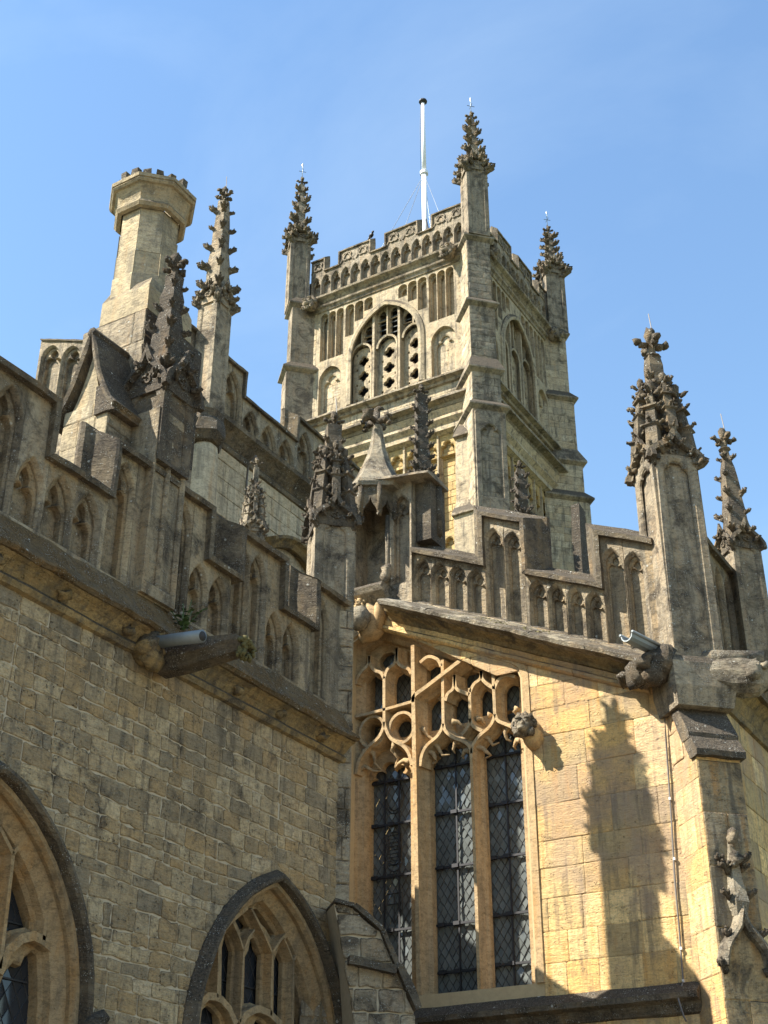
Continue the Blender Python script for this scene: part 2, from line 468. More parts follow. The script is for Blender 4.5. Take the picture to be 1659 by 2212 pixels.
    def rough(s, amp, freq=3.0, seed=0):
        """weather the arrises: move every vertex by smooth noise"""
        o = Vector((seed * 7.3, seed * 1.7, seed * 3.1)); out = []
        for v in s.v:
            d = noise.noise_vector(Vector(v) * freq + o)
            e = noise.noise_vector(Vector(v) * freq * 3.1 + o)
            out.append((v[0] + (d.x + 0.5 * e.x) * amp, v[1] + (d.y + 0.5 * e.y) * amp, v[2] + (d.z + 0.5 * e.z) * amp))
        s.v = out
    def mesh(s, name):
        me = D.meshes.new(name)
        me.from_pydata(s.v, [], s.f)
        a = me.attributes.new('tone', 'FLOAT', 'FACE')
        a.data.foreach_set('value', s.t)
        me.polygons.foreach_set('use_smooth', s.sm)
        me.update()
        return me

WM = {}
def fr(X, Y, Z, deg=0.0):
    return Matrix.Translation((X, Y, Z)) @ Matrix.Rotation(R(deg), 4, 'Z')

def link(o, parent, W):
    COL.objects.link(o)
    if parent is not None:
        o.parent = parent
        o.matrix_basis = WM[parent.name].inverted() @ W
    else: o.matrix_basis = W
    WM[o.name] = W
    return o

def mk(name, mesh, mat, parent=None, W=None, label=None, kind=None):
    if isinstance(mesh, MB): mesh = mesh.mesh(name)
    if mat is not None and not mesh.materials: mesh.materials.append(M[mat] if isinstance(mat, str) else mat)
    o = D.objects.new(name, mesh)
    if W is None: W = WM[parent.name] if parent is not None else Matrix()
    link(o, parent, W)
    if label: o['label'] = label
    if kind: o['kind'] = kind
    return o

def thing(name, W, label, cat, group=None):
    o = D.objects.new(name, None); o.empty_display_size = 0.3
    link(o, None, W)
    o['label'] = label; o['category'] = cat
    if group: o['group'] = group
    return o

# ---------------------------------------------------------------- outlines
def arch_side(a, h, n, zs, cusps=0, dep=0.0):
    """right half of a pointed arch, springing to apex, optionally foiled; centre x=0"""
    Rr = (a * a + h * h) / (2 * a)
    cx = a - Rr
    th1 = math.atan2(h, -cx) if cx < 0 else math.atan2(h, -cx)
    pts = []
    nodes = {0: [], 1: [0.42], 2: [0.30, 0.68]}[cusps]
    ts = [i / n for i in range(n + 1)]
    for t in ts:
        th = th1 * t
        x = cx + Rr * math.cos(th); z = zs + Rr * math.sin(th)
        if cusps:
            lo = [0.0] + nodes; hi = nodes + [1.0]
            for k in range(len(lo)):
                if lo[k] <= t <= hi[k] + 1e-9:
                    s_ = (t - lo[k]) / (hi[k] - lo[k])
                    u = s_ if k == 0 else (1 - s_ if k == len(lo) - 1 else abs(2 * s_ - 1))
                    g = 1 - math.sqrt(max(0, 1 - u * u))
                    break
            d = Vector((0 - x, zs + 0.30 * h - z)); d.normalize()
            x += d.x * dep * g; z += d.y * dep * g
        pts.append((max(x, 0.0), z))
    # make sure cusp nodes are sampled sharply
    return pts

def arch(x0, x1, z0, zs, h, cusps=0, dep=0.0, n=None):
    a = (x1 - x0) / 2; xc = (x0 + x1) / 2
    n = n or (8 if cusps == 0 else 19 if cusps == 1 else 25)
    side = arch_side(a, h, n, zs, cusps, dep)
    rt = [(xc + x, z) for x, z in side]
    lf = [(xc - x, z) for x, z in reversed(side[:-1])]
    return [(x0, z0), (x1, z0)] + rt + lf

def ogee(x0, x1, zs, h, n=7):
    """ogee arch points left springing -> apex -> right springing"""
    a = (x1 - x0) / 2; xc = (x0 + x1) / 2
    def bz(p, t):
        u = 1 - t
        return tuple(u ** 3 * p[0][i] + 3 * u * u * t * p[1][i] + 3 * u * t * t * p[2][i] + t ** 3 * p[3][i] for i in (0, 1))
    c = [(-a, zs), (-a * 0.98, zs + 0.55 * h), (-a * 0.18, zs + 0.45 * h), (0, zs + h)]
    L_ = [bz(c, i / n) for i in range(n + 1)]
    return [(xc + p[0], p[1]) for p in L_] + [(xc - p[0], p[1]) for p in reversed(L_[:-1])]

def foilcircle(cx, cz, r, lobes=4, n=32, cut=0.45, rot=0.0):
    out = []
    for i in range(n):
        t = 2 * math.pi * i / n
        step = 2 * math.pi / lobes
        d_ = ((t + rot - math.pi / lobes + step / 2) % step) - step / 2
        q = 0.54 * math.cos(d_) + math.sqrt(max(0.0, (0.46 if lobes == 4 else 0.5) ** 2 - (0.54 * math.sin(d_)) ** 2))
        out.append((cx + r * q * math.cos(t), cz + r * q * math.sin(t)))
    return out

def bez(p0, p1, p2, p3, n=8):
    out = []
    for i in range(n + 1):
        t = i / n; u = 1 - t
        out.append(tuple(u ** 3 * p0[k] + 3 * u * u * t * p1[k] + 3 * u * t * t * p2[k] + t ** 3 * p3[k] for k in (0, 1)))
    return out

# ---------------------------------------------------------------- coursed masonry
def clip(poly, a, b, c):
    out = []
    for i in range(len(poly)):
        p, q = poly[i], poly[(i + 1) % len(poly)]
        dp = a * p[0] + b * p[1] - c; dq = a * q[0] + b * q[1] - c
        if dp <= 0: out.append(p)
        if dp * dq < 0:
            t = dp / (dp - dq); out.append((p[0] + t * (q[0] - p[0]), p[1] + t * (q[1] - p[1])))
    return out

def stone_mb(poly, proud, rnd, ragged, tone, joint):
    poly = inset(ccw(poly), joint)
    if area2(poly) < 0.004: return None
    pts = []
    n = len(poly)
    for i in range(n):
        a, b, c = Vector(poly[i - 1]), Vector(poly[i]), Vector(poly[(i + 1) % n])
        r1 = min((a - b).length, (c - b).length) * 0.22
        r1 = min(r1, rnd.uniform(0.005, 0.02))
        pts.append(b + (a - b).normalized() * r1); pts.append(b + (c - b).normalized() * r1)
        e = c - b
        if e.length > 0.22:
            for t in (0.36, 0.68): pts.append(b + e * (t + rnd.uniform(-0.06, 0.06)) + Vector((rnd.uniform(-1, 1), rnd.uniform(-1, 1))) * ragged)
    pts = [(p.x + rnd.uniform(-1, 1) * ragged * 0.5, p.y + rnd.uniform(-1, 1) * ragged * 0.5) for p in pts]
    cx = sum(p[0] for p in pts) / len(pts); cz = sum(p[1] for p in pts) / len(pts)
    inn = [(cx + (p[0] - cx) * (1 - 0.014 / max(0.05, math.hypot(p[0] - cx, p[1] - cz))), cz + (p[1] - cz) * (1 - 0.014 / max(0.05, math.hypot(p[0] - cx, p[1] - cz)))) for p in pts]
    tx, tz = rnd.uniform(-0.012, 0.012), rnd.uniform(-0.012, 0.012)
    yf = -proud - rnd.uniform(0, proud * 0.6)
    k = len(pts)
    vs = [(p[0], 0.02, p[1]) for p in pts] + [(p[0], yf * 0.55, p[1]) for p in pts] + [(p[0], yf + (p[0] - cx) * tx + (p[1] - cz) * tz, p[1]) for p in inn] + [(cx, yf - rnd.uniform(0, 0.006), cz)]
    fs = []
    for i in range(k):
        j = (i + 1) % k
        fs += [(i, j, k + j, k + i), (k + i, k + j, 2 * k + j, 2 * k + i), (2 * k + i, 2 * k + j, 3 * k)]
    return vs, fs, cx, cz

def masonry(parent, W, x0, x1, z0, z1, ch, lw, mat, planes=(), excl=None, proud=0.02, seed=1, joint=0.007, ragged=0.006, limit=300, vis=None, name='stone', lift=None, wav=0.0):
    """coursed stones; planes = half-planes a*x+b*z<=c to keep; excl(z) -> list of (left,right) openings"""
    rnd = random.Random(seed)
    z = z0; items = []
    while z < z1:
        h = rnd.uniform(*ch); zt = min(z + h, z1)
        if z1 - zt < ch[0] * 0.5: zt = z1
        x = x0 - rnd.uniform(0, lw[1])
        while x < x1:
            wd = rnd.uniform(*lw) * (1 if rnd.random() < 0.85 else 0.6)
            xa, xb = max(x, x0), min(x + wd, x1)
            x += wd
            if xb - xa < 0.05: continue
            segs = [[(xa, z), (xb, z), (xb, zt), (xa, zt)]]
            if excl:
                e0, e1 = excl(z), excl(zt)
                for (l0, r0), (l1, r1) in zip(e0, e1):
                    new = []
                    for sgm in segs:
                        if max(p[0] for p in sgm) <= min(l0, l1) or min(p[0] for p in sgm) >= max(r0, r1): new.append(sgm); continue
                        hh_ = zt - z
                        a = clip(sgm, hh_, -(l1 - l0), hh_ * l0 - (l1 - l0) * z)
                        if len(a) > 2: new.append(a)
                        c = clip(sgm, -hh_, (r1 - r0), -hh_ * r0 + (r1 - r0) * z)
                        if len(c) > 2: new.append(c)
                    segs = new
            for sgm in segs:
                for pl in planes:
                    sgm = clip(sgm, *pl)
                    if len(sgm) < 3: break
                if len(sgm) < 3 or abs(area2(sgm)) < 0.006: continue
                if wav:
                    sgm = [(p[0], p[1] + wav * noise.noise(Vector((p[0] * 0.7, p[1] * 2, seed)))) for p in sgm]
                tone = rnd.random()
                r_ = stone_mb(sgm, proud, rnd, ragged, tone, joint)
                if r_: items.append((abs(area2(sgm)), r_, tone))
        z = zt
    if vis is None: items_v, rest = [], items
    else:
        items.sort(key=lambda it: -(it[0] if vis(it[1][2], it[1][3]) else it[0] * 0.001))
        items_v, rest = items[:limit], items[limit:]
    for ar, (vs, fs, cx, cz), tone in items_v:
        mb = MB(); mb.add([(v[0] - cx, v[1], v[2] - cz) for v in vs], fs, tone)
        mk(name, mb, mat, parent, W @ Matrix.Translation((cx, 0, cz)))
    if rest:
        mb = MB()
        for ar, (vs, fs, cx, cz), tone in rest: mb.add(vs, fs, tone)
        mk('stonework', mb, mat, parent, W, kind='stuff')
# ---------------------------------------------------------------- carved pieces shared by many
def crocket_mesh(seed=0):
    """curled leaf growing outwards (+x) and up from its stalk"""
    mb = MB(); rnd = random.Random(seed)
    mb.tube([(-0.35, 0, -0.42), (0.05, 0, -0.28), (0.45, 0, -0.05), (0.78, 0, 0.12), (0.90, 0, 0.36), (0.74, 0, 0.50)], 0.2, 6, radii=[0.36, 0.30, 0.24, 0.19, 0.15, 0.07])
    for sg in (-1, 1):
        mb.tube([(0.15, 0.06 * sg, -0.15), (0.42, 0.26 * sg, 0.02), (0.62, 0.40 * sg, 0.16), (0.60, 0.46 * sg, 0.34)], 0.15, 5, radii=[0.20, 0.19, 0.14, 0.05])
        mb.tube([(0.02, 0.04 * sg, -0.18), (0.14, 0.24 * sg, 0.02), (0.22, 0.34 * sg, 0.20)], 0.12, 5, radii=[0.17, 0.14, 0.05])
    mb.blob((0.80, 0, 0.18), (0.20, 0.22, 0.16), 6, 4, 0.35, seed=seed)
    mb.rough(0.07, 2.6, seed)
    mb.t = [rnd.uniform(0.3, 0.7)] * len(mb.t)
    return mb.mesh('crocket')
CROCK = [crocket_mesh(i) for i in range(4)]
_cm = {}
def crock(parent, W, size, ang, mat, rnd, name='crocket', tilt=0.0, up=0.0):
    k = rnd.randrange(4); key = (k, mat)
    if key not in _cm:
        me = CROCK[k].copy(); me.materials.append(M[mat]); _cm[key] = me
    s = size * rnd.uniform(0.70, 1.22)
    Wc = W @ Matrix.Rotation(ang + rnd.uniform(-0.12, 0.12), 4, 'Z') @ Matrix.Rotation(tilt + rnd.uniform(-0.15, 0.15), 4, 'Y') @ Matrix.Diagonal((s, s * 0.95, s * rnd.uniform(0.9, 1.1), 1))
    return mk(name, _cm[key], None, parent, Wc)

def finial(mb, z, s, kind='bulb', seed=0, tone=0.5):
    """leafy knob: collar, four-way leaves, bud"""
    mb.sq([(z - 0.25 * s, 0.30 * s), (z - 0.1 * s, 0.5 * s), (z, 0.42 * s), (z + 0.1 * s, 0.24 * s)], 8, tone=tone)
    mb.sq([(z + 0.08 * s, 0.24 * s), (z + 0.7 * s, 0.22 * s), (z + 0.95 * s, 0.34 * s)], 6, tone=tone)
    for k in range(4):
        a = k * math.pi / 2
        for q, (rr, zz) in enumerate(((0.55, 0.8), (0.9, 0.98))):
            mb.blob((rr * s * math.cos(a), rr * s * math.sin(a), z + zz * s), (0.3 * s, 0.3 * s, 0.22 * s), 6, 4, 0.35, tone, seed + k + q * 5)
    mb.blob((0, 0, z + 1.55 * s), (0.36 * s, 0.36 * s, 0.62 * s), 8, 6, 0.2, tone, seed)

def pinnacle(parent, name, x, y, z, deg, w, hs, hsp, mat, seed=1, label=None, rows=6, cs=0.2, gab=0.5, fin=0.26, panels=True,
             spw=0.62, tipr=0.09, rgh=1.0, minis=None, rod=False, vane=False, matsp=None, taper=0.0, miniH=1.2, panel_top=None, octo=False, gabW=1.0, matc=None, csg=1.0):
    """crocketed pinnacle: square shaft with sunk panels, ogee gablets, tapering spire, finial"""
    rnd = random.Random(seed)
    W = fr(x, y, z, deg)
    matsp = matsp or mat
    matc = matc or matsp
    mb = MB(); a = w / 2; n = 7
    st = [(hs * i / n, a * (1 - taper * i / n) - (0.05 * w if panels else 0)) for i in range(n + 1)]
    mb.sq(st); mb.rough(0.008, 2.2, seed)
    root = mk(name, mb, mat, parent, W, label)
    if panels:
        pt = hs - 0.05 * w
        hole = arch(-a * 0.52, a * 0.52, hs * 0.06, pt - a * 0.75, a * 0.6, 1, a * 0.22)
        mbp = MB()
        mbp.plate([(-a, 0), (a, 0), (a * (1 - taper), hs), (-a * (1 - taper), hs)], [hole], ((0.12 * a, 0), (0.03 * a, 0.06 * a)), 0.14 * a)
        mbp.rough(0.006, 3.0, seed)
        pm = mbp.mesh('face_panel')
        for k in range(4):
            mk('face_panel', pm, mat, root, W @ Matrix.Rotation(k * math.pi / 2, 4, 'Z') @ Matrix.Translation((0, -a, 0)))
    # gablets
    gw = w * 1.12 * gabW; gh = gab
    og = ogee(-gw / 2, gw / 2, -gh * 0.35, gh * 1.35, 7)
    mg = MB()
    mg.plate(og, [], ((0, 0),), 0.1 * w, y=-0.02 * w)
    mg.sweep(og, [(0.10 * w, -0.03), (0.10 * w, -0.14 * w), (-0.02 * w, -0.16 * w), (-0.05 * w, -0.05 * w), (-0.05 * w, 0.0)])
    eye = foilcircle(0, gh * 0.16, gh * 0.17, 3, 18)
    mg.sweep(eye, [(0.03 * w, 0), (0.02 * w, -0.06 * w), (-0.02 * w, -0.06 * w), (-0.03 * w, 0)], closed=True)
    mg.rough(0.006, 4, seed)
    gm = mg.mesh('gablet')
    for k in range(4):
        Wg = W @ Matrix.Rotation(k * math.pi / 2, 4, 'Z') @ Matrix.Translation((0, -a * (1 - taper), hs))
        gb = mk('gablet', gm, matsp, root, Wg)
    for k in range(4):
        for zz, dx in ((0.15, 0.30), (0.62, 0.12)):
            for sgn in (-1, 1):
                Wg = W @ Matrix.Rotation(k * math.pi / 2, 4, 'Z') @ Matrix.Translation((sgn * dx * w, -a * (1 - taper) - 0.12 * w, hs + gh * zz))
                crock(root, Wg, cs * 0.62 * csg, -math.pi / 2 + sgn * 0.9, matc, rnd)
        Wg = W @ Matrix.Rotation(k * math.pi / 2 + math.pi / 4, 4, 'Z') @ Matrix.Translation((a * 1.30, 0, hs - gh * 0.28))
        crock(root, Wg, cs * 1.0 * csg, 0, matc, rnd)
    # spire
    sb = hs + gh * 0.25; sa = a * spw
    ms = MB(); m_ = 9
    ms.sq([(sb + hsp * i / m_, sa * (1 - i / m_) ** 0.92 + tipr * w * (i / m_) + 0.012 * rgh * rnd.uniform(-1, 1)) for i in range(m_ + 1)], 8 if octo else 4)
    ms.rough(0.012 * rgh, 3.0, seed + 2)
    sp = mk('spire', ms, matsp, root, W)
    for r_ in range(rows):
        t = (r_ + 0.55) / (rows + 0.1)
        zz = sb + hsp * t
        rr = (sa * (1 - t) + tipr * w * t) * (1.30 if not octo else 1.05)
        for k in range(4):
            if rnd.random() < 0.06: continue
            ang = k * math.pi / 2 + math.pi / 4
            crock(root, W @ Matrix.Rotation(ang, 4, 'Z') @ Matrix.Translation((rr, 0, zz)), cs * (1 - 0.35 * t), 0, matc, rnd)
    mf = MB(); finial(mf, sb + hsp, fin, seed=seed); mf.rough(0.02 * fin / 0.25, 5, seed)
    mk('finial', mf, matc, root, W)
    top = sb + hsp + fin * 2.1
    if minis:
        # a crown of lesser pinnacles standing round the spire
        mm = MB(); mw = w * 0.31
        mm.sq([(-0.05, mw * 0.16), (0.02, mw * 0.42), (miniH * 0.36, mw * 0.40), (miniH * 0.38, mw * 0.56), (miniH * 0.40, mw * 0.56), (miniH * 0.41, mw * 0.34), (miniH * 0.66, mw * 0.32), (miniH * 0.67, mw * 0.52), (miniH * 0.70, mw * 0.52), (miniH * 0.71, mw * 0.26), (miniH * 0.98, mw * 0.16)], 4)
        for q in range(4):
            aa = q * math.pi / 2
            for z_, r2, s2_ in ((miniH * 0.04, 0.55, 0.8), (miniH * 0.43, 0.58, 0.95), (miniH * 0.74, 0.52, 0.9), (miniH * 0.95, 0.52, 1.25)):
                c_ = Vector((mw * r2 * math.cos(aa), mw * r2 * math.sin(aa), z_))
                mm.tube([c_ * 0.5 + Vector((0, 0, z_ * 0.5 - mw * 0.15)), c_, c_ + Vector((mw * 0.22 * math.cos(aa), mw * 0.22 * math.sin(aa), mw * 0.12)) * s2_], mw * 0.13 * s2_, 4, radii=[mw * 0.12 * s2_, mw * 0.17 * s2_, mw * 0.08 * s2_])
                mm.blob(c_ + Vector((mw * 0.17 * math.cos(aa), mw * 0.17 * math.sin(aa), mw * 0.10)), (mw * 0.17 * s2_, mw * 0.17 * s2_, mw * 0.12 * s2_), 5, 4, 0.6, 0.5, q + int(z_ * 9))
        mm.blob((0, 0, miniH + mw * 0.30), (mw * 0.32, mw * 0.32, mw * 0.52), 7, 5, 0.2)
        mm.rough(0.010, 9, seed)
        mmesh = mm.mesh('lesser_pinnacle')
        for k in range(8):
            ang = k * math.pi / 4 + math.pi / 4
            rr = a * (1.12 if k % 2 == 0 else 0.95)
            zz = hs - 0.02 + (0.12 if k % 2 == 0 else 0.36) * w + (0 if k % 2 == 0 else 0.2)
            s_ = 1.0 if k % 2 == 0 else 0.82
            mk('lesser_pinnacle', mmesh, matsp, root, W @ Matrix.Rotation(ang, 4, 'Z') @ Matrix.Translation((rr, 0, zz)) @ Matrix.Rotation(-0.10, 4, 'Y') @ Matrix.Diagonal((s_, s_, s_, 1)))
    if rod:
        mr_ = MB(); mr_.tube([(0.03, -0.02, top - fin * 2.4), (0.05, -0.02, top - fin), (0.02, 0, top + 0.28)], 0.008, 5)
        mk('lightning_rod', mr_, 'cable', root, W)
    if vane:
        mv = MB(); mv.tube([(0, 0, top - 0.1), (0, 0, top + 0.75)], 0.016, 5)
        mv.box(-0.16, 0.16, -0.01, 0.01, top + 0.34, top + 0.36); mv.box(-0.01, 0.01, -0.16, 0.16, top + 0.34, top + 0.36)
        mk('vane_rod', mv, 'steel', root, W)
        mv = MB(); mv.blob((0, 0, top + 0.70), (0.04, 0.04, 0.17), 6, 5, 0)
        mk('vane_tip', mv, 'gilt', root, W)
    return root

COPE = [(-0.02, -0.03), (-0.03, -0.10), (0.035, -0.115), (0.06, -0.09), (0.20, 0.20), (0.265, 0.235), (0.285, 0.29), (0.265, 0.345), (0.20, 0.38), (0.02, 0.55), (-0.02, 0.55)]
def cope_runs(parent, W, path, prof, mat, shear=0.0, sc=1.0, name='coping', seed=0, maxlen=0.95, rough=0.012):
    """mitred coping: one stone per straight run (long runs cut into several stones)"""
    prof = [(o * sc, y * sc) for o, y in prof]
    n = len(path); mit = []
    for i in range(n):
        a, b, c = path[max(0, i - 1)], path[i], path[min(n - 1, i + 1)]
        e1 = Vector((b[0] - a[0], b[1] - a[1])); e2 = Vector((c[0] - b[0], c[1] - b[1]))
        if e1.length < 1e-6: e1 = e2.copy()
        if e2.length < 1e-6: e2 = e1.copy()
        e1.normalize(); e2.normalize()
        m = Vector((-e1.y, e1.x)) + Vector((-e2.y, e2.x)); m.normalize()
        mit.append(m * (1 / max(0.5, m.dot(Vector((-e1.y, e1.x))))))
    for i in range(n - 1):
        p, q = Vector(path[i]), Vector(path[i + 1]); Ln = (q - p).length
        parts = max(1, round(Ln / maxlen))
        nr = Vector((-(q - p).y, (q - p).x)).normalized()
        for k in range(parts):
            mb = MB(); rings = []
            sub = max(2, int(Ln / parts / 0.14))
            for s_ in range(sub + 1):
                t = (k + s_ / sub) / parts
                if s_ == 0 and k > 0: t += 0.004 / Ln
                if s_ == sub and k < parts - 1: t -= 0.004 / Ln
                c = p.lerp(q, t)
                m = nr if 0 < t < 1 else (mit[i] if t <= 0 else mit[i + 1])
                # shear back mitre near the ends only
                rings.append([(c.x + m.x * o, y, c.y + m.y * o) for o, y in prof])
            mb.loft(rings, True, 0.3 + 0.4 * random.Random(seed * 31 + i * 7 + k).random())
            if shear: mb.shear(shear)
            mb.rough(rough, 3.3, seed + i + k)
            mk(name, mb, mat, parent, W)

def parapet(parent, W, x0, x1, zb, steps, panels, zc, zm, mat='panel', cmat='cope', shear=0.0, thick=0.5, csc=1.0, seed=0, name='parapet',
            cusps=1, ends=(True, True), label=None, base=0.10, pdepth=0.20, hood=True, cprof=None, rise=0.8, frame=0.042):
    """battlemented parapet with sunk cusped panels. steps = merlon (x from, x to) list; panels = (x from, x to, top)"""
    cprof = cprof or COPE
    path = [(x0, zm if any(a <= x0 + 1e-6 for a, b in steps) else zc)]
    for a, b in steps:
        if a > x0 + 1e-6: path += [(a, zc), (a, zm)]
        if b < x1 - 1e-6: path += [(b, zm), (b, zc)]
    path.append((x1, zm if any(b >= x1 - 1e-6 for a, b in steps) else zc))
    outer = [(x0, zb), (x1, zb)] + [(p[0], p[1]) for p in reversed(path)]
    h1 = []; 
    back = MB()
    back.plate([(p[0], min(p[1], (zm if p[1] > (zc + zm) / 2 else zc)) ) for p in outer], [], ((0, pdepth),), thick, back=True)
    if shear: back.shear(shear)
    root = mk(name, back, mat, parent, W, label)
    holes = []; inner = []
    for (a, b, zt) in panels:
        w_ = (b - a); hh = w_ * 0.5 * rise * 1.35
        a2, b2 = a + frame, b - frame
        holes.append(arch(a2, b2, zb + base, zt - hh - 0.02, hh))
        a3, b3 = a2 + 0.05 * w_, b2 - 0.05 * w_
        inner.append(arch(a3, b3, zb + base + 0.02, zt - hh - 0.07, hh * 0.98, cusps, w_ * 0.30))
    rj = random.Random(seed * 5 + 1)
    cuts = sorted({round(v, 4) for p_ in panels for v in p_[:2]} | {x0, x1})
    cc = [cuts[0]]
    for v in cuts[1:]:
        if v - cc[-1] < 0.03: continue
        n_ = 1 if any(p_[0] <= cc[-1] + 0.02 and p_[1] >= v - 0.02 for p_ in panels) else max(1, round((v - cc[-1]) / 0.6))
        b0 = cc[-1]
        for k in range(1, n_ + 1): cc.append(b0 + (v - b0) * k / n_)
    for a_, b_ in zip(cc[:-1], cc[1:]):
        seg = clip(clip(outer, -1, 0, -(a_ + 0.0018)), 1, 0, b_ - 0.0018)
        hl_ = [h for h in holes if min(p[0] for p in h) > a_ - 0.01 and max(p[0] for p in h) < b_ + 0.01]
        f1 = MB(); f1.plate(seg, hl_, ((0.04, 0), (0.028, 0.012), (0.0, 0.06)), 0.085, tone=rj.random(), y=rj.uniform(-0.006, 0.004))
        if shear: f1.shear(shear)
        f1.rough(0.006, 5, seed)
        mk('panel_frame', f1, mat, root, W)
    # each cusped head is a carved piece of its own
    for (a, b, zt), hl in zip(panels, inner):
        f2 = MB()
        f2.plate([(a + 0.01, zb + base * 0.5), (b - 0.01, zb + base * 0.5), (b - 0.01, zt + 0.0), (a + 0.01, zt + 0.0)], [hl], ((0.022, 0.088), (0.0, 0.11)), pdepth, tone=0.4 + 0.3 * random.Random(seed + int(a * 100)).random())
        if shear: f2.shear(shear)
        f2.rough(0.005, 5, seed)
        mk('cusped_panel', f2, mat, root, W)
    cope_runs(root, W, path, cprof, cmat, shear, csc, seed=seed)
    return root

def moulding(parent, W, prof, x0, x1, mat, name='string_course', seg=None, tone=0.5, shear=0.0, rough=0.01, joint=1.2, seed=0):
    """long moulded course laid in separate lengths"""
    n = max(1, round((x1 - x0) / joint)); rnd = random.Random(seed + 3)
    for k in range(n):
        a = x0 + (x1 - x0) * k / n + (0.003 if k else 0); b = x0 + (x1 - x0) * (k + 1) / n - (0.003 if k < n - 1 else 0)
        mb = MB(); mb.extr(prof, a, b, rnd.random(), max(2, int((b - a) / 0.2)))
        if shear: mb.shear(shear)
        mb.rough(rough, 2.5, seed)
        mk(name, mb, mat, parent, W)

def grotesque(parent, W, size, mat, seed=0, name='carved_head', label=None, beard=True):
    """weathered carved head looking out along -y"""
    mb = MB(); s = size
    mb.blob((0, 0.05 * s, 0), (0.46 * s, 0.55 * s, 0.52 * s), 10, 8, 0.10, seed=seed)
    mb.blob((0, -0.38 * s, -0.18 * s), (0.24 * s, 0.26 * s, 0.2 * s), 8, 6, 0.2, seed=seed + 1)     # muzzle
    mb.blob((0, -0.50 * s, -0.02 * s), (0.10 * s, 0.16 * s, 0.13 * s), 6, 5, 0.1, seed=seed + 2)     # nose
    for sx in (-1, 1):
        mb.blob((0.19 * s * sx, -0.40 * s, 0.12 * s), (0.11 * s, 0.08 * s, 0.09 * s), 6, 5, 0.1, seed=seed + 3)
        mb.blob((0.20 * s * sx, -0.40 * s, 0.25 * s), (0.17 * s, 0.12 * s, 0.07 * s), 6, 4, 0.2, seed=seed + 4)  # brow
        mb.blob((0.46 * s * sx, 0.0, 0.1 * s), (0.12 * s, 0.16 * s, 0.2 * s), 6, 5, 0.3, seed=seed + 5)  # ear
        mb.blob((0.3 * s * sx, -0.22 * s, -0.32 * s), (0.2 * s, 0.2 * s, 0.2 * s), 6, 5, 0.4, seed=seed + 6)
    rnd = random.Random(seed)
    for k in range(11):
        a = k / 10 * math.pi
        mb.blob((0.42 * s * math.cos(a), -0.05 * s, 0.42 * s * math.sin(a) + 0.03 * s), (0.14 * s, 0.18 * s, 0.14 * s), 6, 4, 0.5, seed=seed + k)
    if beard:
        for k in range(5):
            mb.blob(((k - 2) * 0.14 * s, -0.30 * s, -0.44 * s), (0.10 * s, 0.13 * s, 0.17 * s), 6, 4, 0.4, seed=seed + k)
    mb.rough(0.03 * s, 7 / max(s, 0.2), seed)
    return mk(name, mb, mat, parent, W, label)

def bar(path, nose, wide, depth, y0=0.0, tone=0.5):
    """moulded stone bar: narrow nosing splaying to full width"""
    mb = MB()
    mb.sweep(path, [(-wide, y0 + depth), (-wide, y0 + depth * 0.72), (-wide * 0.62, y0 + depth * 0.55), (-nose * 1.15, y0 + depth * 0.16), (-nose, y0),
                    (nose, y0), (nose * 1.15, y0 + depth * 0.16), (wide * 0.62, y0 + depth * 0.55), (wide, y0 + depth * 0.72), (wide, y0 + depth)], tone=tone)
    return mb

def quarries(parent, W, poly, y, dx, dz, mat='glass', seed=0, amber=None, tilt=0.012, lat=True, r=0.006):
    """leaded light: every diamond pane slightly out of true, clipped to the opening, with lead cames"""
    rnd = random.Random(seed)
    xs = [p[0] for p in poly]; zs = [p[1] for p in poly]
    poly = ccw(poly); mb = MB(); am = MB()
    # opening as vertical span lookup (openings are simple in z for each x)
    def inside(x, z):
        c = False; n = len(poly)
        for i in range(n):
            a, b = poly[i], poly[(i + 1) % n]
            if (a[1] > z) != (b[1] > z) and x < (b[0] - a[0]) * (z - a[1]) / (b[1] - a[1]) + a[0]: c = not c
        return c
    i0, i1 = int((min(xs)) / dx) - 1, int(max(xs) / dx) + 2
    j0, j1 = int(min(zs) / dz) - 1, int(max(zs) / dz) + 2
    cam_ = MB()
    for i in range(i0 * 2, i1 * 2):
        for j in range(j0 * 2, j1 * 2):
            if (i + j) % 2: continue
            cx, cz = i * dx / 2, j * dz / 2
            pts = [(cx - dx / 2, cz), (cx, cz - dz / 2), (cx + dx / 2, cz), (cx, cz + dz / 2)]
            if not any(inside(*p) for p in pts + [(cx, cz)]): continue
            tx, tz = rnd.uniform(-tilt, tilt) / dx, rnd.uniform(-tilt, tilt) / dz
            tgt = am if (amber and amber(cx, cz)) else mb
            tgt.add([(p[0], y + (p[0] - cx) * tx + (p[1] - cz) * tz, p[1]) for p in pts], [(0, 1, 2, 3)], rnd.random())
            if lat:
                for a, b in ((pts[0], pts[1]), (pts[1], pts[2])):
                    d = Vector((b[0] - a[0], b[1] - a[1])).normalized(); nx, nz = -d.y * r, d.x * r
                    cam_.add([(a[0] - nx, y - 0.004, a[1] - nz), (b[0] - nx, y - 0.004, b[1] - nz), (b[0], y - 0.010, b[1]), (a[0], y - 0.010, a[1]),
                              (a[0] + nx, y - 0.004, a[1] + nz), (b[0] + nx, y - 0.004, b[1] + nz)], [(0, 1, 2, 3), (3, 2, 5, 4)])
    if mb.v: mk('pane', mb, mat, parent, W, kind='stuff')
    if am.v: mk('amber_pane', am, 'amber', parent, W, kind='stuff')
    if cam_.v: mk('lead_came', cam_, 'came', parent, W, kind='stuff')
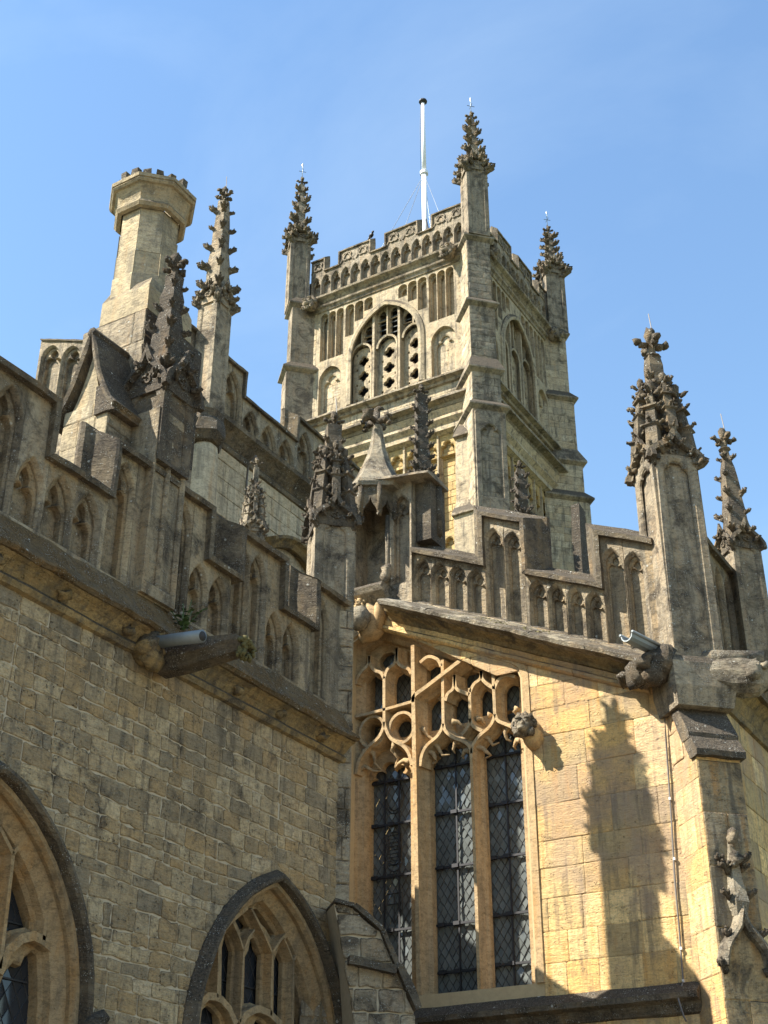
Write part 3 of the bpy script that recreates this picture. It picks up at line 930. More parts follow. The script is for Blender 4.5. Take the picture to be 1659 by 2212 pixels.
# ================================================================ ground
mb = MB(); mb.add([(-900, -900, 0), (900, -900, 0), (900, 900, 0), (-900, 900, 0)], [(0, 1, 2, 3)])
g = mk('ground', mb, 'grass', None, Matrix(), 'mown churchyard lawn around the church', 'structure')
mb = MB(); mb.add([(-9.6, -40, 0.004), (40, -40, 0.004), (40, 18.2, 0.004), (-9.6, 18.2, 0.004)], [(0, 1, 2, 3)])
g = mk('path', mb, 'path', None, Matrix(), 'pale stone paving in the angle of the church walls', 'structure')

# ================================================================ tower
T = thing('church_tower', fr(-21.9, 40.5, 0), 'tall square limestone bell tower with crocketed pinnacles and a panelled battlemented top', 'church tower')
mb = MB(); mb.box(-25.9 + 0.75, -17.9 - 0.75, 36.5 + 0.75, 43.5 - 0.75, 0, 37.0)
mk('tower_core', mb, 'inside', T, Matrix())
mb = MB(); mb.box(-25.6, -18.2, 36.8, 43.2, 36.6, 36.9)
mk('tower_roof', mb, 'leadroof', T, Matrix())
STR = lambda z, o=0.22, h=0.3: [(0, z - h), (-o * 0.35, z - h * 0.9), (-o * 0.45, z - h * 0.6), (-o, z - h * 0.42), (-o, z - h * 0.2), (0, z + 0.12), (0.15, z + 0.12), (0.15, z - h)]
TP = 'towerdk'
def tower_face(F, full):
    # ---- belfry stage
    wz0, wzs, wh, wa = 30.85, 33.0, 2.3, 1.74
    holes = [arch(-wa, wa, wz0, wzs, wh, n=14)]
    blind = []
    for sg in (-1, 1):
        xa, xb = sorted((sg * 2.04, sg * 3.06))
        holes.append(arch(xa, xb, wz0, 32.45, 0.62)); blind.append((xa, xb))
    ups = []
    def az(x):
        x = abs(x)
        if x >= wa: return 33.3
        Rr = (wa * wa + wh * wh) / (2 * wa); cx = wa - Rr
        return wzs + math.sqrt(max(0, Rr * Rr - (x - cx) ** 2))
    for sg in (-1, 1):
        for xa, xb in ((0.60, 0.98), (1.04, 1.42), (1.48, 1.86), (1.97, 2.30), (2.35, 2.68), (2.73, 3.06)):
            zb_ = max(33.28, az(xa) + 0.16) if xa > 1.9 else max(33.3, az(xa) + 0.16)
            if 35.66 - zb_ < 0.28: continue
            l, r_ = sorted((sg * xa, sg * xb))
            ups.append((l, r_, zb_))
            holes.append(arch(l, r_, zb_, 35.62, 0.17))
    mb = MB()
    mb.plate([(-3.25, 30.6), (3.25, 30.6), (3.25, 35.95), (-3.25, 35.95)], holes, ((0.10, 0), (0.07, 0.04), (0.05, 0.10), (0.0, 0.16)), 0.30)
    mk('belfry_panelling', mb, 'tower', T, F)
    mb = MB()
    mb.plate([(-3.9, 28.6), (3.9, 28.6), (3.9, 36.7), (-3.9, 36.7)], [arch(-wa, wa, wz0, wzs, wh, n=14)], ((0, 0.30),), 0.75)
    mk('wall', mb, 'tower', T, F)
    for sg in (-1, 1):   # plain ashlar strips beside the panelling
        xa, xb = sorted((sg * 3.25, sg * 4.0))
        masonry(T, F, xa, xb, 30.6, 36.0, (0.26, 0.36), (0.35, 0.75), 'tower', proud=0.01, seed=11 + sg, joint=0.004)
        mb = MB(); mb.box(xa, xb, 0.005, 0.5, 30.6, 36.0); mk('wall', mb, 'mortar', T, F)
    for (xa, xb) in blind:     # cusped heads of blind lights
        mb = MB()
        mb.plate([(xa - 0.02, wz0 - 0.02), (xb + 0.02, wz0 - 0.02), (xb + 0.02, 33.15), (xa - 0.02, 33.15)], [arch(xa + 0.13, xb - 0.13, wz0 + 0.05, 32.25, 0.5, 1, 0.20)], ((0.05, 0.17), (0, 0.2)), 0.30)
        mk('cusped_panel', mb, 'tower', T, F)
        masonry(T, F @ Matrix.Translation((0, 0.27, 0)), xa + 0.1, xb - 0.1, wz0, 32.9, (0.26, 0.34), (0.3, 0.5), 'tower', proud=0.004, seed=int(31 + xa), joint=0.003)
    for (l, r_, zb_) in ups:
        mb = MB()
        mb.plate([(l - 0.01, zb_ - 0.02), (r_ + 0.01, zb_ - 0.02), (r_ + 0.01, 35.8), (l - 0.01, 35.8)], [arch(l + 0.04, r_ - 0.04, zb_ + 0.03, 35.50, 0.20, 1, 0.09)], ((0.02, 0.17), (0, 0.19)), 0.28)
        mk('cusped_panel', mb, 'tower', T, F)
    # ---- belfry opening
    W0 = mk('belfry_window', None if False else (lambda m: (m.sweep(arch(-wa, wa, wz0, wzs, wh, n=14)[1:] + [(-wa, wz0)], [(0.22, -0.02), (0.22, -0.10), (0.10, -0.12), (-0.02, -0.05), (-0.06, 0.1), (-0.06, 0.32)]), m)[1])(MB()), 'tower', T, F)
    lights = [(-1.70, -0.65), (-0.51, 0.51), (0.65, 1.70)]
    for x in (-0.58, 0.58):
        b_ = bar([(x, wz0 - 0.1), (x, az(x) + 0.02)], 0.05, 0.13, 0.42, 0.05); mk('mullion', b_, 'tower', W0, F)
    for i, (l, r_) in enumerate(lights):
        c = (l + r_) / 2; zt = 33.25 if i != 2 else 33.35
        hs_ = [foilcircle(c, 31.55 + k * 0.72, 0.235, 4, 32, 0.42, math.pi / 4) for k in range(3)]
        for k in range(4):
            zz = 31.2 + k * 0.72
            if k < 4:
                for dx in (-0.30, 0.30):
                    hs_.append([(c + dx - 0.035, zz - 0.035), (c + dx + 0.035, zz - 0.035), (c + dx + 0.035, zz + 0.035), (c + dx - 0.035, zz + 0.035)])
        for dx in (-0.2, 0.06):
            hs_.append([(c + dx, 30.9), (c + dx + 0.13, 30.9), (c + dx + 0.13, 31.12), (c + dx, 31.12)])
        body = arch(l + 0.06, r_ - 0.06, 30.7, zt - 0.1, 0.46)
        if i != 1:   # trim by the main arch
            body = [(x, min(z, az(x) - 0.05)) for x, z in body]
            hs_ = [h_ for h_ in hs_ if all(p[1] < az(p[0]) - 0.1 for p in h_)]
        hs_ = [h_ for h_ in hs_ if max(p[1] for p in h_) < zt + 0.2]
        mb = MB(); mb.plate(body, hs_, ((0.02, 0.30), (0, 0.33)), 0.42, back=True)
        mk('pierced_slab', mb, 'tower', W0, F)
        mb = MB(); pth = arch(l + 0.05, r_ - 0.05, 30.7, zt - 0.05, 0.52)[1:]
        mb.sweep([(x, min(z, az(x) - 0.02)) for x, z in pth], [(0.03, 0.18), (0.06, 0.12), (-0.02, 0.10), (-0.06, 0.2), (-0.05, 0.32)])
        mk('light_arch', mb, 'tower', W0, F)
        if i == 1 or True:
            b_ = bar([(c, zt + 0.46), (c, az(c) - 0.02)], 0.03, 0.07, 0.3, 0.14); mk('mullion', b_, 'tower', W0, F)
        for q in range(2):
            xl, xr = (l + 0.03, c - 0.05) if q == 0 else (c + 0.05, r_ - 0.03)
            for k in range(7):
                zz = zt + 0.12 + k * 0.26
                if zz > az(max(abs(xl), abs(xr)) if i != 1 else (xl + xr) / 2) - 0.10: break
                mb = MB(); mb.add([(xl, 0.32, zz), (xr, 0.32, zz), (xr, 0.55, zz + 0.2), (xl, 0.55, zz + 0.2), (xl, 0.32, zz + 0.035), (xr, 0.32, zz + 0.035), (xr, 0.55, zz + 0.235), (xl, 0.55, zz + 0.235)],
                                  [(0, 1, 2, 3), (4, 7, 6, 5), (0, 4, 5, 1), (1, 5, 6, 2), (2, 6, 7, 3), (3, 7, 4, 0)])
                mk('louvre', mb, 'louvre', W0, F)
            hh = (xr - xl)
            zt2 = min(az(xl), az(xr)) - 0.05
            if zt2 - zt > 0.7:
                mb = MB(); mb.plate([(xl - 0.02, zt2 - 0.5), (xr + 0.02, zt2 - 0.5), (xr + 0.02, zt2 + 0.25), (xl - 0.02, zt2 + 0.25)], [arch(xl + 0.03, xr - 0.03, zt2 - 0.47, zt2 - 0.2, 0.2, 1, 0.06)], ((0.02, 0.24), (0, 0.27)), 0.31)
                mk('light_head', mb, 'tower', W0, F)
    # ---- strings and cornice
    moulding(T, F, STR(30.68, 0.34, 0.34), -3.95, 3.95, 'towerdk', seed=1, joint=1.3)
    mb = MB(); mb.extr([(0.0, 30.35), (0, 29.62), (0.6, 29.62), (0.6, 30.35)], -4.0, 4.0); mk('wall', mb, 'mortar', T, F)
    masonry(T, F, -4.0, 4.0, 29.62, 30.36, (0.3, 0.4), (0.5, 0.9), 'tower', proud=0.01, seed=5, joint=0.004)
    moulding(T, F, STR(29.62, 0.5, 0.4), -4.05, 4.05, 'towerdk', seed=2, joint=1.4)
    moulding(T, F, [(0, 29.3), (-0.22, 29.2), (-0.12, 28.95), (-0.16, 28.8), (0, 28.62), (0.3, 28.62), (0.3, 29.3)], -3.95, 3.95, 'tower', name='cornice', joint=1.7)
    moulding(T, F, [(0, 35.9), (-0.05, 35.92), (-0.08, 36.02), (-0.16, 36.08), (-0.18, 36.16), (-0.12, 36.22), (-0.22, 36.34), (-0.36, 36.42), (-0.38, 36.50), (0, 36.75), (0.3, 36.75), (0.3, 35.9)], -3.9, 3.9, 'towerdk', name='cornice', seed=4, joint=1.6)
    # ---- parapet
    mer = [(-3.62, -2.95), (-2.22, -0.72), (0.02, 1.50), (2.20, 3.62)] if full else [(-3.62, -2.6), (-1.7, -0.3), (0.5, 1.9), (2.75, 3.62)]
    pan = []
    npn = 15
    for k in range(npn):
        a = -3.60 + 7.2 * k / npn; pan.append((a, a + 7.2 / npn, 37.86))
    P_ = parapet(T, F, -3.62, 3.62, 36.72, mer, pan, 38.05, 38.72, mat=TP, cmat='towerdk', csc=0.62, thick=0.34, frame=0.05, base=0.08, rise=1.1, seed=3, ends=(0, 0),
            cprof=[(-0.02, -0.03), (-0.03, -0.12), (0.05, -0.14), (0.20, 0.1), (0.26, 0.2), (0.20, 0.3), (0.02, 0.5), (-0.02, 0.5)])
    for a, b in mer:    # merlon tracery
        n_ = max(1, round((b - a) / 0.7)); 
        for k in range(n_):
            cx = a + (b - a) * (k + 0.5) / n_
            mb = MB(); mb.sweep(foilcircle(cx, 38.38, 0.22, 4, 20, 0.4), [(0.035, 0.0), (0.03, -0.05), (-0.03, -0.05), (-0.045, 0.0)], closed=True)
            mb.sweep([(cx - 0.32, 38.1), (cx, 38.62), (cx + 0.32, 38.1)], [(0.03, 0), (0.02, -0.04), (-0.02, -0.04), (-0.03, 0)])
            mk('tracery_roundel', mb, TP, P_, F)
    # ---- lower stage: tall panels with bright mullions
    masonry(T, F @ Matrix.Translation((0, 0.42, 0)), -2.9, 2.9, 17.5, 28.5, (0.27, 0.36), (0.35, 0.7), 'towerwm', proud=0.015, seed=8, joint=0.006)
    mb = MB(); mb.box(-3.9, 3.9, 0.43, 0.8, 0, 28.7); mk('wall', mb, 'towerwm', T, F)
    mb = MB(); mb.plate([(-3.9, 17.0), (3.9, 17.0), (3.9, 28.62), (-3.9, 28.62)], [[(-2.85, 17.3), (2.85, 17.3), (2.85, 28.3), (-2.85, 28.3)]], ((0.12, 0), (0.1, 0.06), (0.03, 0.2)), 0.44)
    mk('panel_surround', mb, 'tower', T, F)
    for k in range(1, 8):
        x = -2.85 + 5.7 * k / 8
        mk('mullion', bar([(x, 17.3), (x, 28.35)], 0.035, 0.09, 0.28, 0.16), 'tower', T, F)
    for k in range(8):
        a = -2.85 + 5.7 * k / 8; b = a + 5.7 / 8
        for zt_, zb_ in ((28.2, 24.7), (24.2, 19.0)):
            mb = MB(); mb.plate([(a, zt_ - 0.75), (b, zt_ - 0.75), (b, zt_ + 0.12), (a, zt_ + 0.12)], [arch(a + 0.08, b - 0.08, zt_ - 0.72, zt_ - 0.45, 0.32, 1, 0.14)], ((0.04, 0.24), (0, 0.28)), 0.42)
            mk('cusped_panel', mb, 'towerwm', T, F)
FL = fr(-21.9, 36.5, 0, 0); FR_ = fr(-17.9, 40.05, 0, 90) @ Matrix.Diagonal((0.885, 1, 1, 1))
tower_face(FL, True); tower_face(FR_, False)
for F in (fr(-21.9, 43.55, 0, 180), fr(-25.9, 40.0, 0, 270) @ Matrix.Diagonal((0.87, 1, 1, 1))):   # far sides, plain
    mb = MB(); mb.box(-4, 4, 0, 0.7, 0, 36.6); mk('wall', mb, 'tower', T, F)
    mb = MB(); mb.box(-3.6, 3.6, 0.05, 0.4, 36.6, 38.05); mk('parapet', mb, TP, T, F)
# angle buttresses
def angle_buttress(cx, cy, deg, seed):
    F = fr(cx, cy, 0, deg)      # local -y is outwards along the diagonal
    rnd = random.Random(seed)
    stages = [(0, 28.3, 0.60, 1.0), (28.3, 30.0, 0.54, 0.84), (30.0, 33.1, 0.49, 0.70), (33.1, 36.35, 0.46, 0.56)]
    root = None
    for i, (za, zb_, hw, out) in enumerate(stages):
        mb = MB(); n = max(2, int((zb_ - max(za, 15)) / 0.5))
        rings = []
        for k in range(n + 1):
            z = za if k == 0 else max(za, 15) + (zb_ - max(za, 15)) * k / n
            rings.append([(-hw, -out, z), (hw, -out, z), (hw, 0.9, z), (-hw, 0.9, z)])
        mb.loft(rings); mb.rough(0.01, 1.5, seed)
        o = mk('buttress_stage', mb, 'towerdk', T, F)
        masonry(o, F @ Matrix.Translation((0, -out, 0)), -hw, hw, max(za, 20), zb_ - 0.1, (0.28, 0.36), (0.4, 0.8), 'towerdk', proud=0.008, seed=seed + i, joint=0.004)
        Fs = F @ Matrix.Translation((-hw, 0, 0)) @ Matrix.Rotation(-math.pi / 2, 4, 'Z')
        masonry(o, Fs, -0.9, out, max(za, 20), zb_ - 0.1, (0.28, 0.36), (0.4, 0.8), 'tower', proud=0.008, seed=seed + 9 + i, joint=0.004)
        # weathered offset
        nx = stages[i + 1] if i < 3 else (0, 0, 0.45, 0.45)
        z = zb_
        mb = MB()
        def rg(w_, o_, zz): return [(-w_, -o_, zz), (w_, -o_, zz), (w_, 0.9, zz), (-w_, 0.9, zz)]
        mb.loft([rg(hw + 0.02, out + 0.02, z - 0.16), rg(hw + 0.15, out + 0.16, z - 0.04), rg(hw + 0.15, out + 0.16, z + 0.03), rg(nx[2] + 0.0, nx[3] + 0.0, z + 0.34 + (0.3 if i == 1 else 0))])
        mb.rough(0.015, 2, seed + i)
        mk('weathering', mb, 'towerdk', T, F)
    if deg == 45:
        mb = MB(); mb.plate([(-0.55, 22), (0.55, 22), (0.55, 28.0), (-0.55, 28.0)], [arch(-0.34, 0.34, 24.6, 27.1, 0.36, 1, 0.16), arch(-0.34, 0.34, 22.2, 23.6, 0.36, 1, 0.16)], ((0.05, 0), (0, 0.05)), 0.10, y=-1.11)
        mk('cusped_panel', mb, 'towerdk', T, F)
angle_buttress(-17.95, 36.55, 45, 21)
angle_buttress(-25.85, 36.55, -45, 22)
angle_buttress(-17.95, 43.45, 135, 23)
# side buttress with sloping offsets beside the lower stage (front corner)
for (F, sx) in ((fr(-18.33, 36.5, 0, 0), 1),):
    mb = MB()
    prof = [(0.3, 19), (-0.85, 19), (-0.85, 24.2), (-0.62, 24.9), (-0.62, 26.2), (-0.55, 27.6), (-0.15, 28.5), (0.3, 28.5)]
    mb.extr(prof, -0.32, 0.5, seg=2); mb.rough(0.015, 1.4, 3)
    mk('side_buttress', mb, 'tower', T, F)
    for z, o in ((24.2, 0.85), (27.5, 0.6)):
        mb = MB(); mb.extr([(-o + 0.1, z - 0.1), (-o - 0.1, z - 0.05), (-o - 0.08, z + 0.05), (-o + 0.35, z + 0.7), (-o + 0.5, z + 0.7)], -0.36, 0.54, seg=2); mb.rough(0.015, 2, 5)
        mk('weathering', mb, 'towerdk', T, F)
# tower pinnacles
def tpin(cx, cy, deg, lab, seed, ztip):
    zb_ = 36.4
    pinnacle(T, 'corner_pinnacle', cx, cy, zb_, deg, 0.86, 3.55, ztip - zb_ - 3.55 - 1.15, 'towerdk', seed, lab, rows=5, cs=0.42, gab=0.62, fin=0.22, spw=0.52, tipr=0.11, vane=True, matsp='towerdk', matc='cope', panels=True, gabW=1.1)
tpin(-17.72, 36.32, 45, 'tallest looking pinnacle on the near corner of the tower', 1, 43.8)
tpin(-26.08, 36.32, -45, None, 2, 44.25)
tpin(-17.72, 43.68, 135, None, 3, 43.3)
# carved heads on tower cornice
for X_, F in ((-3.35, FL), (3.05, FL), (-3.5, FR_), (3.4, FR_)):
    grotesque(T, F @ Matrix.Translation((X_, -0.42, 36.2)), 0.62, 'towerdk', int(X_ * 7) % 13, 'gargoyle')

# ================================================================ flagpole and bird
fx, fy = hy(918, 500, 39.6).x, 39.6
FP = thing('flagpole', fr(fx, fy, 36.9), 'white painted flagpole with black cap and stay wires rising behind the tower parapet', 'flagpole')
ztop = zrow(fx, fy, 222)
mb = MB(); zj = zrow(fx, fy, 375)
mb.tube([(0, 0, 0), (0, 0, zj - 36.9)], 0.12, 12); mb.tube([(0, 0, zj - 36.9), (0.0, 0, ztop - 36.9)], 0.10, 12, radii=[0.105, 0.08])
mk('pole', mb, 'white', FP)
mb = MB(); mb.sq([(zj - 36.95, 0.18), (zj - 36.8, 0.18)], 12, tone=0.5); mk('collar', mb, 'white', FP)
mb = MB(); mb.sq([(ztop - 36.93, 0.12), (ztop - 36.86, 0.19), (ztop - 36.78, 0.18), (ztop - 36.72, 0.06)], 10); mk('pole_cap', mb, 'iron', FP)
for (ax, ay) in ((-3.0, -1.6), (2.4, -1.2), (-0.6, 2.8), (-0.75, -2.2)):
    mb = MB(); mb.tube([(0, 0, zj - 36.95), (ax, ay, 0.1)], 0.014, 4); mk('stay_wire', mb, 'steel', FP)
mb = MB(); mb.tube([(-0.14, -0.03, 1.2), (-0.15, -0.03, ztop - 38.5), (-0.11, -0.02, ztop - 37.0)], 0.012, 4); mk('halyard', mb, 'cable', FP)
mb = MB(); mb.box(-0.2, -0.11, -0.05, 0.02, 1.15, 1.35); mk('cleat', mb, 'iron', FP)
for (ax, ay) in ((-0.9, -0.5), (1.0, -0.6), (0.9, -0.1)):
    mb = MB(); mb.tube([(0, 0, zrow(fx, fy, 462) - 36.9), (ax, ay, 0.3)], 0.04, 5); mk('strut', mb, 'iron', FP)
q = hy(802, 506, 36.72)
Bd = thing('bird', fr(q.x, 36.72, zrow(q.x, 36.72, 508) - 0.12, 60), 'small black bird perched on a merlon of the tower parapet', 'bird')
mb = MB(); mb.blob((0, 0, 0.1), (0.09, 0.16, 0.085), 8, 6, 0.05); mb.blob((0, -0.13, 0.2), (0.055, 0.06, 0.055), 7, 5, 0.02)
mb.tube([(0, -0.16, 0.2), (0, -0.24, 0.19)], 0.02, 5, radii=[0.02, 0.004]); mb.tube([(0, 0.1, 0.1), (0, 0.32, 0.02)], 0.04, 5, radii=[0.06, 0.03])
mb.tube([(0.03, 0, 0.05), (0.03, 0, -0.03)], 0.008, 4); mb.tube([(-0.03, 0, 0.05), (-0.03, 0, -0.03)], 0.008, 4)
mk('body', mb, 'bird', Bd)

# ================================================================ nave clerestory
N = thing('nave_clerestory', fr(-14, 19, 0), 'limewashed upper nave wall with panelled battlements, pinnacle and drip cable', 'church building')
FN = fr(-14, 0, 0, 90)
mb = MB(); mb.box(15.6, 22.3, 0.02, 1.2, 0, 15.9); mk('wall', mb, 'mortar', N, FN)
masonry(N, FN, 15.4, 22.3, 11.0, 15.45, (0.32, 0.45), (0.5, 1.0), 'plast', proud=0.012, seed=40, joint=0.005)
moulding(N, FN, [(0, 15.40), (-0.06, 15.42), (-0.08, 15.5), (-0.05, 15.56), (-0.2, 15.72), (-0.34, 15.80), (-0.36, 15.88), (-0.26, 15.95), (0, 16.15), (0.3, 16.15), (0.3, 15.4)], 15.9, 22.3, 'cope', name='cornice', seed=6)
pan = [(16.55, 17.15, 17.35), (17.15, 17.75, 17.35)] + [(17.8 + 0.62 * k, 18.42 + 0.62 * k, 16.78) for k in range(3)] + [(19.75 + 0.6 * k, 20.35 + 0.6 * k, 17.35) for k in range(4)]
parapet(N, FN, 15.9, 22.3, 15.95, [(15.9, 17.78), (19.68, 22.3)], pan, 16.92, 17.5, mat='panel', cmat='cope', csc=0.75, thick=0.4, seed=9, base=0.12, rise=1.3)
# pinnacle 1 on its corbel and pier
P1x, P1y = -13.72, hx(447, 890, -13.72).y
zs_ = zrow(P1x, P1y, 905); zt_ = zrow(P1x, P1y, 655)
pinnacle(N, 'pinnacle', P1x, P1y, zs_, 0, 0.46, zt_ - zs_, zrow(P1x, P1y, 425) - zt_ - 0.24, 'pale', 31, 'tall slim pinnacle with sunlit left face, standing clear against the sky', rows=5, cs=0.23, gab=0.42, fin=0.19, rod=True, spw=0.74, tipr=0.2, matc='cope')
mb = MB(); mb.sq([(zs_ - 0.62, 0.28), (zs_ - 0.45, 0.36), (zs_ - 0.2, 0.38), (zs_ - 0.1, 0.33), (zs_ + 0.03, 0.30)], 8, P1x, P1y); mb.rough(0.10, 4.5, 4)
mk('broken_corbel', mb, 'dark', N, Matrix())
mb = MB(); mb.sq([(9, 0.30), (13.0, 0.29), (zs_ - 0.9, 0.28), (zs_ - 0.66, 0.24), (zs_ - 0.5, 0.12)], 10, P1x, P1y, smooth=True); mb.rough(0.03, 1.6, 8)
mk('pier', mb, 'plast', N, Matrix())
mb = MB(); p_ = [hx(675, 1005, -13.9), hx(690, 1015, -13.9)]
a_ = hx(553, 985, -13.6); b_ = hx(536, 1005, -13.85); c_ = hx(533, 1040, -13.95); d_ = hx(531, 1200, -13.95)
mb.tube([a_, b_, c_, d_], 0.022, 6); mk('drip_cable', mb, 'cable', N, Matrix())
# clustered pinnacle between nave and aisle
P = hx(545, 1160, -12.0)
pinnacle(N, 'pinnacle', -12.0, P.y, 10.6, 45, 0.34, zrow(-12, P.y, 1150) - 10.6, zrow(-12, P.y, 1005) - zrow(-12, P.y, 1150) - 0.1, 'pale', 33, 'small clustered pinnacle in front of the limewashed wall', rows=2, cs=0.10, gab=0.18, fin=0.10, minis=True, miniH=0.62)
# flat ochre arch below it
c_ = hx(613, 1180, -13.75)
mb = MB(); pth = [(c_.y - 0.6 + 1.6 * k / 8, c_.z - 0.20 + 0.28 * math.sin(math.pi * k / 8)) for k in range(9)]
mb.sweep(pth, [(-0.13, 0), (-0.13, -0.12), (-0.03, -0.18), (0.02, -0.26), (0.08, -0.26), (0.12, 0)]); mb.rough(0.01, 3, 3)
mk('stair_head_arch', mb, 'corn', N, fr(-13.75, 0, 0, 90))
mb = MB(); mb.plate([(c_.y - 0.7, 10), (c_.y + 1.1, 10)] + [(p[0], p[1] - 0.08) for p in reversed(pth)], [], ((0, 0),), 0.25); mk('stair_head_wall', mb, 'plast', N, fr(-13.75, 0, 0, 90))

# ================================================================ far gable to the left
G = thing('transept_gable', fr(-19, 18, 0), 'raking panelled parapet far left behind the chimney, dark lines of cusped panels against the sky', 'church building')
FG = fr(-19.0, 18.0, 0, 0)
mb = MB(); mb.box(-1.3, 2.2, 0.1, 3, 0, 18.7); mk('wall', mb, 'pale', G, FG)
parapet(G, FG, -1.30, 2.1, 18.35, [(-1.30, 2.1)], [(-1.22 + 0.68 * k, -0.54 + 0.68 * k, 20.22) for k in range(4)], 19.6, 20.36, mat='pale', cmat='cope', shear=-0.40, csc=0.5, thick=0.35, seed=12, cusps=1)
q = hy(28, 800, 19.5)
pinnacle(G, 'pinnacle', q.x, 19.5, 18.0, 45, 0.34, 2.1, 0.9, 'pale', 41, 'small finial at the far left edge', rows=1, cs=0.12, gab=0.2, fin=0.2)
# ================================================================ aisle
A = thing('aisle_building', fr(-9.66, 11, 0), 'shaded aisle of coursed rubble with pointed windows, panelled battlements, chimney and gargoyle spouts', 'church building')
FA = fr(-9.66, 0, 0, 90)
AC = (8.84, 13.53); AZS, AH, AW = 3.7, 2.08, 1.48
def aarch(c, off=0.0, z0=1.6, n=12):
    a = AW + off
    return arch(c - a, c + a, z0, AZS, AH + off * 1.12, n=n)
def ahalf(z, off):
    a = AW + off; h = AH + off * 1.12
    if z <= AZS: return a
    Rr = (a * a + h * h) / (2 * a); k = Rr * Rr - (z - AZS) ** 2
    return a - Rr + math.sqrt(k) if k > 0 else -1
def aexcl(z):
    out = []
    for c in AC:
        if z < 1.75: out.append((c, c)); continue
        w_ = ahalf(z, 0.12 if z > AZS - 0.02 else 0.025)
        out.append((c - w_, c + w_) if w_ > 0 else (c, c))
    return out
mb = MB(); mb.plate([(2, 0), (14.95, 0), (14.95, 7.75), (2, 7.75)], [aarch(c, 0.03) for c in AC], ((0, 0.004),), 0.42)
aw = mk('wall', mb, 'mortar', A, FA)
masonry(aw, FA, 2.0, 14.92, 1.5, 7.74, (0.12, 0.25), (0.18, 0.50), 'aisle', excl=aexcl, proud=0.009, seed=3, joint=0.008, ragged=0.014, limit=300, vis=lambda x, z: x > 8.3 and z > 3.7, wav=0.05)
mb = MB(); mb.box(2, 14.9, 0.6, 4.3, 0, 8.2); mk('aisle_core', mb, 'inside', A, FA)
mb = MB(); mb.add([(2, 0.5, 8.45), (14.7, 0.5, 8.45), (14.7, 4.34, 11.2), (2, 4.34, 11.2)], [(0, 1, 2, 3)]); mk('roof', mb, 'leadroof', A, FA)
FAE = fr(-14.0, 15.25, 0, 180)       # end wall towards the chapel, raking up to the nave
mb = MB(); mb.plate([(-4.25, 0), (0, 0), (0, 11.4), (-4.25, 8.5)], [], ((0, 0),), 0.5, back=True); mk('end_wall', mb, 'aisle', A, FAE)
mb = MB(); mb.extr([(-0.06, 11.4), (-0.06, 11.5), (0.22, 11.66), (0.5, 11.5), (0.5, 11.4)], -4.3, 0.0, seg=14); mb.shear(0.72, 0.0); mb.rough(0.012, 3, 3); mk('coping', mb, 'cope', A, FAE)
for c in AC:
    za_ = AZS + AH + 0.135
    mb = MB(); mb.plate([(c - 0.42, za_ - 0.30), (c, za_ - 0.03), (c + 0.42, za_ - 0.30), (c + 0.40, za_ + 0.02), (c + 0.16, za_ + 0.20), (c - 0.18, za_ + 0.20), (c - 0.40, za_ + 0.0)], [], ((0, -0.006),), 0.05, tone=0.4); mb.rough(0.002, 5, 3)
    mk('stone', mb, 'aisle', aw, FA)
# windows
def zlow(h): return min(p[1] for p in h)
def aisle_window(c, label, bars, heads, seed):
    pth = aarch(c, 0.0)[1:] + [(c - AW, 1.6)]
    mb = MB(); mb.sweep(pth, [(-0.02, 0.02), (0.0, -0.03), (0.05, -0.03), (0.07, 0.03), (0.06, 0.09), (0.12, 0.14), (0.18, 0.18), (0.20, 0.26), (0.23, 0.30), (0.23, 0.46), (-0.02, 0.46)])
    mb.rough(0.008, 1.6, seed)
    heads = [[(p[0], 1.85 if p[1] < zlow(h) + 0.02 and zlow(h) < 3.95 else p[1]) for p in h] for h in heads]
    w = mk('window', mb, 'atrac', A, FA, label)
    mb = MB(); mb.sweep(pth[1:-1], [(-0.005, 0.02), (-0.01, -0.13), (-0.04, -0.16), (-0.08, -0.15), (-0.14, -0.03), (-0.14, 0.02)]); mb.rough(0.014, 3, seed)
    mk('hood_mould', mb, 'cope' if seed == 6 else 'dark', w, FA)
    for s_ in (-1, 1):
        mb = MB(); mb.blob((c + s_ * (AW + 0.1), -0.12, AZS + 0.0), (0.15, 0.15, 0.13), 8, 6, 0.4, seed=seed); mk('label_stop', mb, 'dark', w, FA)
    inner = aarch(c, -0.26)
    for pts, nose, wide in bars:
        mk('tracery_bar', bar(pts, nose, wide, 0.2, 0.17), 'atrac', w, FA)
    # tracery slab with cusped heads
    mb = MB(); mb.plate(aarch(c, -0.22), heads, ((0.035, 0.30), (0.01, 0.325)), 0.40); mk('tracery_head', mb, 'atrac', w, FA)
    quarries(w, FA, aarch(c, -0.22), 0.42, 0.15, 0.24, 'glassdk', seed, tilt=0.008, r=0.004)
    for k in range(7):
        z = 2.0 + 0.52 * k
        w_ = ahalf(z, -0.26)
        if w_ < 0.2: break
        mb = MB(); mb.box(c - w_, c + w_, 0.395, 0.41, z, z + 0.016); mk('saddle_bar', mb, 'iron', w, FA)
    return w
D0 = -9.66 - 0.17
def pa(px, py, X=D0):
    v = hx(px, py, X); return (v.y, v.z)
def zl(x0, y0, s): return lambda pts: [pa(x0 + s * a, y0 + s * b) for a, b in pts]
zr = zl(324, 1782, 0.3256)
c = AC[1]
